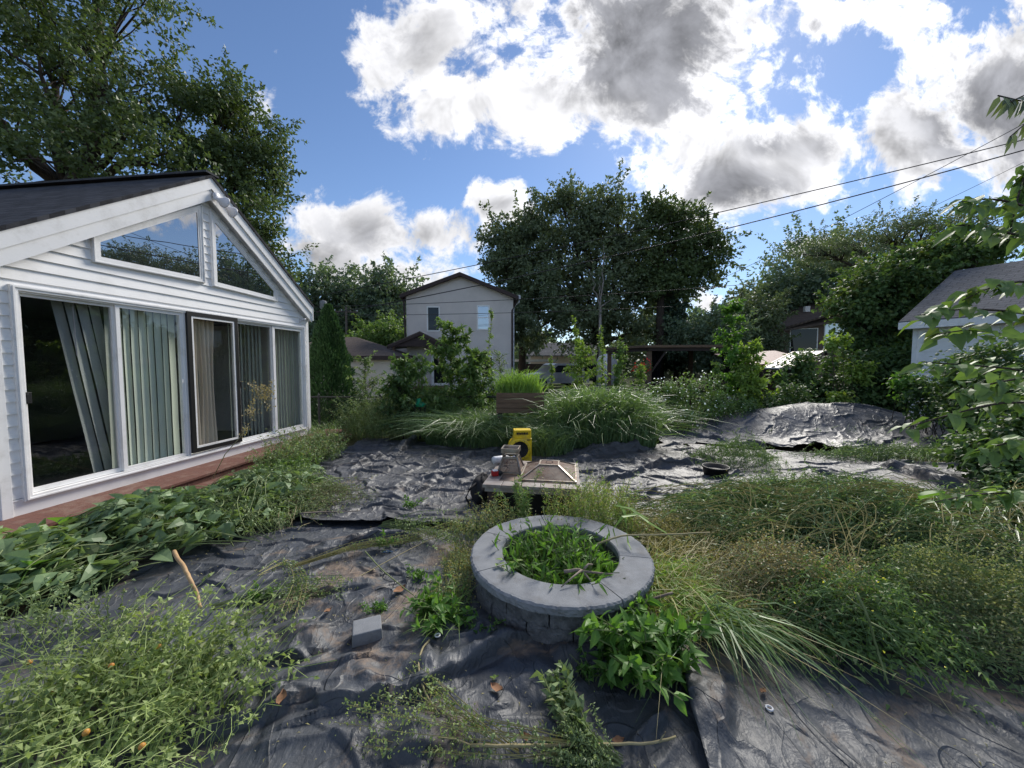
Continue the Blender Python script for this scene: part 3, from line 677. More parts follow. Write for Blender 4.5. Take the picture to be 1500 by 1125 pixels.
def slats(s0, s1, n, z0, z1, y, tw=.6, slant=0.0, jit=.15, wd=1.15):
    g = G(); ws = (s1-s0)/n*wd
    for i in range(n):
        c = s0+(i+.5)*(s1-s0)/n; a = tw+random.uniform(-jit, jit); K = 7
        V = []
        for t in np.linspace(0, 1, 5):
            z = z1+(z0-z1)*t; cs = c+slant*t+random.uniform(-.004, .004)
            for q in np.linspace(-.5, .5, K):
                V.append((cs+q*ws*math.cos(a), y+q*ws*math.sin(a)+.012*(1-4*q*q), z))
        g.add(V, [(r*K+j, r*K+j+1, (r+1)*K+j+1, (r+1)*K+j) for r in range(4) for j in range(K-1)], random.uniform(.35, 1))
    return g
hang('vertical_blind', 'grey vertical blind bunched and slanting behind the first dark glass panel', 'blind', slats(.40,.86,4,.33,2.44,.20,.35,.30,.1), greyg, smooth=True)
hang('vertical_blind', 'pale sage vertical blind filling the second glass panel', 'blind', slats(.86,1.74,9,.30,2.47,.14,.30,0,.12), sage, smooth=True)
hang('vertical_blind', 'dim vertical blind behind the dark panel right of the black framed door', 'blind', slats(2.68,3.46,9,.32,2.47,.20,.5,0,.2,1.1), sage, smooth=True)
hang('vertical_blind', 'narrow green grey vertical blind in the last glass panel by the corner', 'blind', slats(3.5,4.36,11,.32,2.47,.14,.7,0,.3,1.0), sage, smooth=True)
g = G()
def drape(g, s0, s1, y, z0, z1, n, amp, gather=0.0, ph=0):
    K = n*8; V = []
    for r, t in enumerate(np.linspace(0, 1, 14)):
        z = z1+(z0-z1)*t; sq = 1-gather*math.sin(t*math.pi)**1.2
        for q in np.linspace(0, 1, K):
            s = s0+(s1-s0)*((q-.5)*sq+.5)
            V.append((s+.01*math.sin(q*17+t*3), y+amp*math.sin(q*n*2*math.pi+ph+.5*math.sin(t*4+q*3))*(1-.3*t), z))
    g.add(V, [(r*K+j, r*K+j+1, (r+1)*K+j+1, (r+1)*K+j) for r in range(13) for j in range(K-1)], .8)
drape(g, 1.80, 2.10, .16, .30, 2.46, 3, .035, .15); drape(g, 2.08, 2.42, .17, .30, 2.46, 4, .035, .30, 1)
hang('curtain', 'beige gathered curtain hanging in the black framed door', 'curtain', g, beige, smooth=True)
g = G(); g.tube([(.55,.12,2.40),(.56,.12,1.8)], .006, 6); hang('blind_wand', 'thin white control wand hanging by the slanting blind', 'blind wand', g, M['whitep'])
# ------------------------------------------------------------------ deck step
dk_ = thing('deck_step', 'red stained timber deck step along the foot of the sunroom', 'deck', (-5.14, 3.88, 0), R(90)-HA)
for i, (y0, y1) in enumerate(((-.005,-.145), (-.15,-.29), (-.295,-.435), (-.44,-.58))):
    g = G(); g.box((-1.6, y1, .085), (5.15, y0, .122)); L(g, 'deck_board', M['deck'], parent=dk_, bevel=.004)
g = G(); g.box((-1.6,-.560,-.06),(1.2,-.525,.083)); L(g, 'fascia_board', M['deck'], parent=dk_, bevel=.003)
g = G(); g.box((1.204,-.560,-.06),(5.15,-.525,.083)); L(g, 'fascia_board', M['deck'], parent=dk_, bevel=.003)
g = G(); g.box((-1.6,-.80,-.05),(5.05,-.60,.025)); L(g, 'step_board', M['deck'], parent=dk_, bevel=.004)
g = G(); g.box((-1.55,-.5,-.08),(5.1,-.02,.08)); L(g, 'joist', M['brown'], parent=dk_)
# ------------------------------------------------------------------ neighbouring buildings
def setuv(o, fx):
    uv = o.data.uv_layers.new(name='UVMap')
    for lp in o.data.loops: uv.data[lp.index].uv = fx(o.data.vertices[lp.vertex_index].co)
def child(g, name, mat, parent, **k):
    o = g.obj(name, mat, None, **k); o.parent = parent; return o
def window(parent, x0, x1, z0, z1, y=0, glass=None, mid=None, fw=.07, fm=None):
    g = G(); o_ = [(x0,z0),(x1,z0),(x1,z1),(x0,z1)]; ringframe(g, o_, inset(o_, fw), y-.04, y+.02)
    if mid == 'h': g.box((x0+fw,y-.03,(z0+z1)/2-.025),(x1-fw,y+.0,(z0+z1)/2+.025))
    if mid == 'v': g.box(((x0+x1)/2-.06,y-.03,z0+fw),((x0+x1)/2+.06,y+.0,z1-fw))
    wn_ = child(g, 'window', fm or M['frame'], parent)
    g = G(); i_ = inset(o_, fw); g.poly([(q[0], y-.015, q[1]) for q in i_]); child(g, 'pane', glass or M['dark_glass'], wn_); return wn_
# two storey stucco house; local x right, y away, z up, origin at its front left foot
nh = thing('stucco_house', 'tall grey stucco house with brown gable roof and small porch', 'house', at(597, 577, 21)*np.array((1,1,0)), R(4.5))
W_, D_, ZE, ZP = 6.0, 9.0, 5.55, 6.65
g = G(); g.prism([(0,0,-.3),(W_,0,-.3),(W_,0,ZE),(W_/2,0,ZP),(0,0,ZE)], (0,D_,0)); child(g, 'wall', M['stucco'], nh)
for sg in (-1, 1):
    xe = W_/2+sg*(W_/2+.28); ze = ZE-.10; zr = ZP+.06
    g = G(); g.prism([(W_/2,-.35,zr),(xe,-.35,ze),(xe,D_+.3,ze),(W_/2,D_+.3,zr)], (0,0,.07)); o = child(g, 'roof', M['shingle_b'], nh); setuv(o, lambda c: (c.y, c.x))
    g = G(); g.prism([(W_/2,-.37,zr+.05),(xe,-.37,ze+.05),(xe,-.37,ze-.14),(W_/2,-.37,zr-.14)], (0,.03,0)); g.box((min(xe,xe-sg*.04),-.36,ze-.12),(max(xe,xe-sg*.04),D_+.3,ze+.06)); child(g, 'rake_board', M['brown'], nh)
    g = G(); g.prism([(W_/2,-.33,zr-.10),(xe,-.33,ze-.10),(xe,-.002,ze-.10),(W_/2,-.002,zr-.10)], (0,0,.02)); child(g, 'soffit', M['brown'], nh)
g = G(); xg = W_+.30; g.tube([(xg-.04,-.2,ZE-.15),(W_+.1,-.05,ZE-.5),(W_-.06,-.05,ZE-.8),(W_-.06,-.05,.1)], .05, 8); child(g, 'downspout', M['brown'], nh)
g = G(); g.tube([(-.25,-.2,ZE-.15),(-.10,-.05,ZE-.45),(-.06,-.05,2.9)], .05, 8); child(g, 'downspout', M['brown'], nh)
g = G(); g.tube([(W_+.04,.25,.2),(W_+.04,.25,ZE-.6),(W_+.35,.1,ZE-.3),(W_+.35,.1,ZE+.05)], .045, 8); g.lathe([(0,0),(.09,0),(.09,.22),(0,.25)], 12, (W_+.35,.1,ZE-.15)); child(g, 'service_mast', M['whitep'], nh)
window(nh, 1.13, 1.86, 3.52, 4.93, glass=M['dark_glass'])
window(nh, 3.93, 4.66, 3.62, 5.03, glass=M['pale_glass'], mid='h')
window(nh, 3.45, 4.85, .85, 2.15, glass=M['dark_glass'], mid='v')
# entry annex and porch
g = G(); g.prism([(-.85,.9,-.3),(1.0,.9,-.3),(1.0,.9,2.75),(-.85,.9,2.55)], (0,3,0)); child(g, 'annex_wall', M['stucco'], nh)
g = G(); g.prism([(-.55,-1.25,2.62),(.95,-1.25,3.28),(2.30,-1.25,2.62)], (0,.06,0)); child(g, 'porch_gable', M['brown'], nh)
for sg, xe in ((-1,-.75), (1,2.48)):
    g = G(); g.prism([(.95,-1.35,3.36),(xe,-1.35,2.62),(xe,.0,2.62),(.95,.0,3.36)], (0,0,.06)); o = child(g, 'porch_roof', M['shingle_b'], nh); setuv(o, lambda c: (c.y, c.x))
    g = G(); g.prism([(.95,-1.36,3.36),(xe,-1.36,2.62),(xe,-1.36,2.47),(.95,-1.36,3.21)], (0,.02,0)); child(g, 'porch_fascia', M['brown'], nh)
g = G(); g.prism([(-.9,.7,2.55),(-1.2,.7,2.5),(-1.2,4,2.5),(-.4,4,3.0),(-.4,.7,3.0)], (.0,.01,.06)); child(g, 'annex_roof', M['brown'], nh)
g = G(); g.box((-.52,-1.22,.45),(-.40,-1.10,2.62)); child(g, 'porch_post', M['wood'], nh)
g = G(); g.box((-.6,-1.3,.32),(2.4,0,.45)); child(g, 'porch_deck', M['wood'], nh)
for q in range(3):
    g = G(); g.box((1.0,-1.3-.3*(q+1),.32-.11*(q+1)),(2.2,-1.3-.3*q,.40-.11*(q+1))); child(g, 'porch_step', M['wood'], nh)
g = G(); g.bar((1.02,-1.28,.4),(1.02,-1.28,1.3), .07); g.bar((1.02,-2.2,.1),(1.02,-2.2,.95), .07); g.bar((1.02,-1.28,1.3),(1.02,-2.2,.95), .06); child(g, 'handrail', M['wood'], nh)
dr = window(nh, 1.35, 2.25, .47, 2.18, glass=M['dark_glass'], fw=.14); dr.name = 'door'
g = G(); g.lathe([(0,0),(.06,0),(.09,.05),(.09,.16),(.05,.22),(0,.22)], 12, (.95,-.1,1.85)); child(g, 'porch_lamp', M['brown'], nh)
g = G(); g.box((-.35,.86,1.35),(-.05,.895,2.0)); child(g, 'annex_window', M['dark_glass'], nh)
# cream outbuilding with hip roof
ga = thing('cream_garage', 'cream walled garage with low brown hip roof behind the evergreen', 'garage', at(577, 577, 17)*np.array((1,1,0)), R(3))
g = G(); g.box((-6.5,0,-.3),(0,6,2.05)); child(g, 'wall', M['cream'], ga)
g = G(); e0 = .28
A = [(-6.5-e0,-e0,2.05),(e0,-e0,2.05),(e0,6+e0,2.05),(-6.5-e0,6+e0,2.05)]; B = [(-3.6,3,3.12),(-2.7,3,3.12)]
V = A+B; g.add(V, [(1,0,4,5),(3,2,5,4)][:0] or [(0,1,5,4),(2,3,4,5)]); g.add(V, [(1,2,5),(3,0,4)]); o = child(g, 'roof', M['shingle_b'], ga); setuv(o, lambda c: (c.x, c.y*1.1))
g = G(); g.box((-6.5-e0,-e0-.02,1.88),(e0+.02,-e0,2.06)); g.box((e0,-e0,1.88),(e0+.02,6+e0,2.06)); child(g, 'fascia', M['brown'], ga)
g = G(); g.box((-6.5-e0,-e0,1.9),(e0,6+e0,1.92)); child(g, 'soffit', M['brown'], ga)
# white shed on the right; local x runs toward the viewer-right along the eave wall, y away
ea = math.atan2(-.92, .39)
sh = thing('white_shed', 'white clapboard shed with weathered grey shingle roof behind leafy branches', 'shed', (10.75, 10.0, 0), ea)
def shg():
    g = G()
    k = 0
    z = 0.2
    while z < 2.75:
        g.add([(0,-.02,z),(5,-.02,z),(5,-.004,z+.26),(0,-.004,z+.26)], [(0,1,2,3)], random.uniform(.3,.7)); g.add([(0,0,z),(5,0,z),(5,-.02,z),(0,-.02,z)], [(0,1,2,3)]); z += .26
    return g
child(shg(), 'siding', M['white'], sh)
g = G(); g.box((0,0,-.2),(5,5.5,2.86)); g.prism([(.01,0,2.8),(.01,5.5,2.8),(.01,2.75,4.3)], (.1,0,0)); child(g, 'wall', M['white'], sh)
for sg in (0, 1):
    y0, y1 = (-.32, 2.75) if sg == 0 else (5.82, 2.75)
    g = G(); g.prism([(-.2,y0,2.78),(5.3,y0,2.78),(5.3,y1,4.42),(-.2,y1,4.42)], (0,0,.05)); o = child(g, 'roof', M['shingle_g'], sh); setuv(o, lambda c: (c.x, c.y*1.15))
g = G(); g.box((-.2,-.34,2.62),(5.3,-.31,2.80)); g.box((-.02,-.03,-.1),(.08,.03,2.7)); child(g, 'eave_board', M['frame'], sh)
g = G(); g.prism([(-.21,-.3,2.76),(-.21,2.75,4.40),(-.21,2.75,4.25),(-.21,-.3,2.61)], (.03,0,0)); child(g, 'rake_board', M['frame'], sh)
# brown house far right
bh = thing('brick_house', 'brown brick house with shallow brown roof half hidden in trees', 'house', at(1128, 530, 30)*np.array((1,1,0)), R(-14))
g = G(); g.prism([(0,0,-.3),(7,0,-.3),(7,0,6.2),(0,0,4.0)], (0,7,0)); child(g, 'wall', surf('tan_brick', (.20,.15,.12), (.13,.095,.08), .9, 12, 40, .005), bh)
g = G(); g.prism([(-.5,-.5,4.05),(7.6,-.5,6.55),(7.6,7.5,6.55),(-.5,7.5,4.05)], (0,0,.15)); o = child(g, 'roof', M['shingle_b'], bh); setuv(o, lambda c: (c.y, c.x))
g = G(); g.prism([(-.5,-.5,4.05),(1.2,3.5,6.1),(7.6,3.5,7.4),(7.6,-.5,5.4)], (0,0,.12)); o = child(g, 'front_roof', M['shingle_b'], bh); setuv(o, lambda c: (c.x, c.y*1.2))
window(bh, 1.3, 3.2, 2.6, 4.5, -.02); window(bh, 3.6, 5.4, 2.9, 5.0, -.02, glass=M['pale_glass'])
for x in (3.1, 4.4):
    g = G(); g.box((x,1.8,6.0),(x+.35,2.15,6.45)); child(g, 'roof_vent', M['frame'], bh)
# ------------------------------------------------------------------ gazebo, canopy, red roof
gz = thing('garden_gazebo', 'dark brown flat gazebo hung with black netting beyond the white flowers', 'gazebo', at(950, 560, 14)*np.array((1,1,0)), R(-4))
posts = [(0,0),(3.5,0),(-.9,3.0),(2.7,3.0)]
for x, y in posts:
    g = G(); g.box((x-.08,y-.08,-.1),(x+.08,y+.08,2.3)); child(g, 'post', M['wood'], gz)
g = G(); g.prism([(-.25,-.3,2.30),(3.9,-.3,2.30),(3.0,3.4,2.34),(-1.2,3.4,2.34)], (0,0,.09)); child(g, 'roof', M['wood'], gz)
g = G(); g.bar((-.1,-.12,2.24),(3.7,-.12,2.24), .08, .12); g.bar((-.1,-.1,2.24),(-1.0,3.1,2.24), .08, .12); child(g, 'beam', M['brown'], gz)
def net(a, b, z0, z1, n, tied):
    g = G(); K = 30; a = np.array(a); b = np.array(b); V = []
    for r in range(10):
        t = r/9
        for j in range(K):
            q = j/(K-1); qq = q*(1-.55*tied*math.sin(min(t*1.5, 1)*math.pi*.5)*1.0)
            p = a+(b-a)*qq; V.append((p[0], p[1]+.015*math.sin(j*.9), z1+(z0-z1)*t))
    g.add(V, [(r*K+j, r*K+j+1, (r+1)*K+j+1, (r+1)*K+j) for r in range(9) for j in range(K-1)]); return g
child(net((.1,.05),(3.4,.05),.2,2.2,6,0), 'netting', M['netting'], gz, smooth=True)
child(net((0.1,.1),(.55,.1),.2,2.2,6,.5), 'netting', M['blackc'], gz, smooth=True)
child(net((3.4,.1),(2.6,.1),.2,2.2,6,.6), 'netting', M['blackc'], gz, smooth=True)
child(net((-.9,3.0),(2.7,3.0),.2,2.2,6,0), 'netting', M['netting'], gz, smooth=True)
g = G(); g.bar((.06,-.02,1.35),(.62,-.02,2.2), .06, .06); g.bar((3.44,-.02,1.5),(2.9,-.02,2.2), .06, .06); child(g, 'brace', M['brown'], gz)
rf = thing('rail_fence', 'low dark timber rail running along the front of the gazebo', 'fence', at(950, 560, 12.6)*np.array((1,1,0)), 0)
g = G(); g.box((-.6,-.03,1.02),(3.4,.03,1.10)); child(g, 'rail', M['brown'], rf)
g = G(); g.box((-.6,-.03,.5),(3.4,.03,.58)); child(g, 'rail', M['brown'], rf)
for x in (-.5, 1.4, 3.3):
    g = G(); g.box((x-.04,-.05,0),(x+.04,.05,1.14)); child(g, 'post', M['brown'], rf)
pt = [at(1118,540,12), at(1158,541,11.6), at(1210,515,13.2), at(1163,517,13.8)]
cn = thing('white_canopy', 'tilted white ribbed panel roof standing among the shrubs', 'canopy', pt[0]*np.array((1,1,0)))
g = G(); g.prism([p-pt[0]*np.array((1,1,0)) for p in pt], (0,0,.04)); child(g, 'panel', M['slope'], cn)
g = G()
for t in (.0,.33,.66,1.0):
    o0 = pt[0]*np.array((1,1,0)); a_ = pt[0]+(pt[1]-pt[0])*t-o0+np.array((0,0,.05)); b_ = pt[3]+(pt[2]-pt[3])*t-o0+np.array((0,0,.05)); g.bar(a_, b_, .03, .03)
child(g, 'rib', M['metal'], cn)
for i, p in enumerate(pt):
    q = p-pt[0]*np.array((1,1,0)); g = G(); g.bar((q[0],q[1],-.05),(q[0],q[1],q[2]-.01), .06); child(g, 'leg', M['brown'], cn)
p = at(1118, 527, 15)
rs = thing('red_shed', 'small dark shed with a dull red roof left of the white panel', 'shed', p*np.array((1,1,0)))
g = G(); g.box((-.6,0,0),(1.8,2,1.65)); child(g, 'wall', M['brown'], rs)
g = G(); g.prism([(-.8,-.3,1.6),(2.0,-.3,1.75),(2.0,2.2,2.25),(-.8,2.2,2.1)], (0,0,.06)); child(g, 'roof', M['redroof'], rs)
# ------------------------------------------------------------------ fences and planter
fl_ = thing('chain_link_fence', 'black chain link fence half overgrown behind the tarps', 'fence', (at(520,582,9.2)[0], 9.2, 0))
FX = float(at(735,582,9.2)[0]-at(520,582,9.2)[0]); FH = .88
g = G(); g.tube([(-1.2,0,FH),(FX,0,FH)], .021, 8); child(g, 'top_rail', M['wire'], fl_)
for x in np.linspace(-.9, FX, 4):
    g = G(); g.tube([(x,0,-.1),(x,0,FH+.05)], .028, 8); g.lathe([(.032,0),(.028,.03),(0,.045)], 8, (x,0,FH+.03)); child(g, 'post', M['wire'], fl_)
g = G(); P = []
for x in np.arange(-1.2, FX, .075):
    P.append([(x,0,.03),(x+FH-.05 if x+FH-.05 < FX else FX,0,.03+min(FH-.05, FX-x))]); P.append([(x,0,FH-.02),(min(x+FH-.05, FX),0,FH-.02-min(FH-.05, FX-x))])
ribbons(g, np.array(P), .004, side=np.tile(np.array((0.,0,1)), (len(P),1))); child(g, 'wire_mesh', M['wire'], fl_)
pf = thing('picket_fence', 'weathered white picket fence glimpsed through the flowering weeds', 'fence', at(1030, 590, 10.6)*np.array((1,1,0)), R(-3))
for i in range(17):
    x = i*.14; g = G(); h = .80+random.uniform(-.02,.02); g.prism([(x,0,.02),(x+.085,0,.02),(x+.085,0,h-.06),(x+.0425,0,h),(x,0,h-.06)], (0,.018,0)); child(g, 'picket', M['frame'], pf)
for z in (.22, .6):
    g = G(); g.box((-.1,.02,z),(2.5,.05,z+.07)); child(g, 'rail', M['frame'], pf)
pb = thing('raised_planter', 'raised wooden planter box on legs full of dry grass', 'planter', at(727, 600, 7.6)*np.array((1,1,0)), R(-2))
for i in range(4):
    g = G(); g.box((0,-.01*(i % 2),.69+i*.105),(.98,.03,.69+i*.105+.10)); child(g, 'plank', M['wood'], pb, bevel=.004)
g = G(); g.box((.0,.03,.69),(.03,.5,1.1)); g.box((.95,.03,.69),(.98,.5,1.1)); g.box((0,.47,.69),(.98,.5,1.1)); child(g, 'side_board', M['wood'], pb)
for x, y in ((.02,.04),(.88,.04),(.02,.4),(.88,.4)):
    g = G(); g.box((x,y,-.05),(x+.08,y+.08,.69)); child(g, 'leg', M['brown'], pb)
g = G(); g.box((.03,.03,.9),(.95,.47,1.04)); child(g, 'earth', M['soil'], pb)
# green topped garden bollard by the fence
p = at(616, 594, 8.6); gbz = thing('garden_ornament', 'black garden stand with bright green cap by the fence', 'ornament', p*np.array((1,1,0)))
g = G(); g.lathe([(0,.80),(.09,.80),(.13,.78),(.13,.72),(.05,.70)], 10, (0,0,0)); g.lathe([(0,.90),(.04,.90),(.07,.85),(.07,.79)], 8, (-.04,0,0)); child(g, 'cap', M['greenp'], gbz, smooth=True)
for x in (-.13, -.02, .10):
    g = G(); g.bar((x,0,-.05),(x,0,.74), .045); child(g, 'leg', M['blackp'], gbz)
# ------------------------------------------------------------------ parked vehicles beyond the grass
def car(name, label, cat, p, rz, paint, van=False):
    t = thing(name, label, cat, p, rz); H1 = 1.75 if not van else 1.85
    prof = [(-2.3,.35),(-2.32,.75),(-2.2,1.0),(-1.95,1.08),(-1.7,H1-.08),(-1.4,H1),(.3,H1),(.55,H1-.08),(1.15,1.1),(2.1,.98),(2.3,.8),(2.3,.35)]
    g = G(); g.prism([(x,-.9,z) for x, z in prof], (0,1.8,0)); child(g, 'body', paint, t, bevel=.06)
    for y in (-.905, .89):
        for q in ([(-1.75,1.12),(-1.5,H1-.14),(-.75,H1-.14),(-.75,1.12)], [(-.68,1.12),(-.68,H1-.14),(.22,H1-.14),(.85,1.12)]):
            g = G(); g.prism([(x,y,z) for x, z in q], (0,.015,0)); child(g, 'side_window', M['dark_glass'], t)
    for x in (-1.45, 1.4):
        for y in (-.93, .75):
            g = G(); g.lathe([(0,0),(.34,0),(.36,.03),(.36,.15),(.34,.18),(0,.18)], 18, (x,y,.36), 'y'); wl = child(g, 'wheel', M['tyre'], t)
            g = G(); g.lathe([(0,0),(.2,0),(.22,.02)], 14, (x,y-.003 if y < 0 else y+.19,.36), 'y'); child(g, 'rim', M['steelgrey'], wl)
    for y in (-.75, .5):
        g = G(); g.box((-2.33,y,.78),(-2.28,y+.2,.98)); child(g, 'tail_lamp', M['red'], t)
    return t
car('parked_suv', 'silver sport utility car parked beyond the tall grass', 'car', (at(813,560,27)[0], 27, -.02), R(200), M['steelgrey'])
car('parked_car', 'dark parked car behind the silver one, partly hidden by weeds', 'car', (at(850,560,31)[0], 31, -.02), R(175), surf('car_black', (.02,.02,.022), None, .3, bdist=0))
p = at(890, 545, 24); tk = thing('storage_tank', 'white rounded storage tank standing under the big dark tree', 'tank', p*np.array((1,1,0)))
g = G(); g.lathe([(0,2.35),(.3,2.33),(.55,2.2),(.68,1.95),(.7,1.6),(.7,.4),(.6,.3),(0,.3)], 24); child(g, 'shell', M['whitep'], tk, smooth=True)
g = G(); g.box((-.7,-.5,-.05),(.7,.5,.32)); child(g, 'cradle', M['concrete'], tk)
p = at(818, 528, 40); fh = thing('distant_house', 'small tan house with a pale roof far behind the parked cars', 'house', p*np.array((1,1,0)))
g = G(); g.box((-3,0,0),(4,5,2.6)); child(g, 'wall', M['cream'], fh)
g = G(); g.prism([(-3.5,-.5,2.5),(4.5,-.5,2.5),(4.5,2.5,4.0),(-3.5,2.5,4.0)], (0,0,.1)); o = child(g, 'roof', M['shingle_g'], fh); setuv(o, lambda c: (c.x, c.y))
p = at(775, 540, 34); fh2 = thing('distant_shed', 'small white roofed shed just right of the stucco house', 'shed', p*np.array((1,1,0)))
g = G(); g.box((-1,0,0),(2.2,3,1.7)); child(g, 'wall', M['brown'], fh2); g = G(); g.box((-1.3,-.4,1.9),(2.5,3.2,2.1)); child(g, 'roof', M['whitep'], fh2)
for x in (-.9, 2.0):
    g = G(); g.box((x,-.1,1.6),(x+.12,.02,1.95)); child(g, 'post', M['brown'], fh2)
# ------------------------------------------------------------------ poles and wires
def pole(label, base, h, arms, r=.13):
    t = thing('utility_pole', label, 'utility pole', base)
    g = G(); g.tube([(0,0,-.3),(0,0,h)], [r, r*.7], 12); child(g, 'shaft', M['pole'], t, smooth=True)
    for z, w_, rz in arms:
        c, s_ = math.cos(rz)*w_/2, math.sin(rz)*w_/2; g = G(); g.bar((-c,-s_,z),(c,s_,z), .10, .11); ar = child(g, 'crossarm', M['pole'], t)
        for q in (-.9, -.35, .35, .9):
            g = G(); g.lathe([(0,.0),(.03,0),(.05,.06),(.03,.14),(0,.15)], 8, (c*q,s_*q,z+.05)); child(g, 'insulator', M['whitep'], ar)
    return t
Pa = at(507, 455, 33); pole('weathered utility pole standing before the trees left of the stucco house', (Pa[0], 33, 0), Pa[2]+.3, [(Pa[2]-.1, 2.0, .3)])
pb_ = at(1003, 430, 31); pole('dark utility pole with crossarms at the right edge of the big tree', (pb_[0], 31, 0), pb_[2]+.3, [(pb_[2]-.2, 2.2, .5), (pb_[2]-1.0, 2.0, .5)])
Pr = np.array((17.5, 8.5, 0)); pole('utility pole outside the right edge carrying the long wires', tuple(Pr), 9.5, [(9.2, 2.4, 1.0), (8.0, 2.0, 1.0)])
tr = at(476, 446, 15.6); tp = thing('service_meter_pole', 'slim pole with a grey transformer can above the evergreen', 'utility pole', (tr[0], 15.6, 0))
g = G(); g.tube([(0,0,-.2),(0,0,tr[2]-.3)], [.06,.045], 10); child(g, 'shaft', M['pole'], tp)
g = G(); g.lathe([(0,0),(.11,0),(.13,.03),(.13,.30),(.11,.34),(0,.37)], 14, (.0,-.15,tr[2]-.22)); child(g, 'transformer', M['concrete'], tp, smooth=True)
g = G(); g.bar((-.35,-.06,tr[2]-.30),(.6,-.06,tr[2]-.33), .05); child(g, 'bracket', M['brown'], tp)
def wire(label, a, b, sag, r):
    a = np.array(a, float); b = np.array(b, float); t = np.linspace(0, 1, 40)[:, None]
    P = a+(b-a)*t; P[:, 2] -= sag*4*t[:, 0]*(1-t[:, 0]); o = a.copy()
    g = G(); g.tube(P-o, r, 5); ob = g.obj('power_line', M['wire'], smooth=True); ob.location = tuple(o); tag(ob, label, 'power line', 'overhead wires')
def ext(a, b, k): a = np.array(a); b = np.array(b); return b+(b-a)*k
wire('upper thick overhead cable sweeping up to the right side of the picture', at(440,438,15.5), ext(at(440,438,15.5), at(1478,196,11), .35), .35, .015)
wire('lower thick overhead cable sweeping up to the right side of the picture', at(470,462,15.5), ext(at(470,462,15.5), at(1478,204,11), .35), .55, .018)
wire('thin wire crossing the stucco house just below its eaves', at(440,450,15.5), at(1110,415,17), .15, .012)
wire('thin wire crossing the stucco house at upper window height', at(445,462,15.5), at(985,449,17), .10, .011)
wire('faint wire rising from the far pole into the clouds at right', at(1003,433,31), ext(at(1003,433,31), at(1480,186,16), .2), .3, .014)
wire('faintest wire low in the blue gap above the right trees', at(1110,415,27), ext(at(1110,415,27), at(1500,232,17), .2), .3, .010)
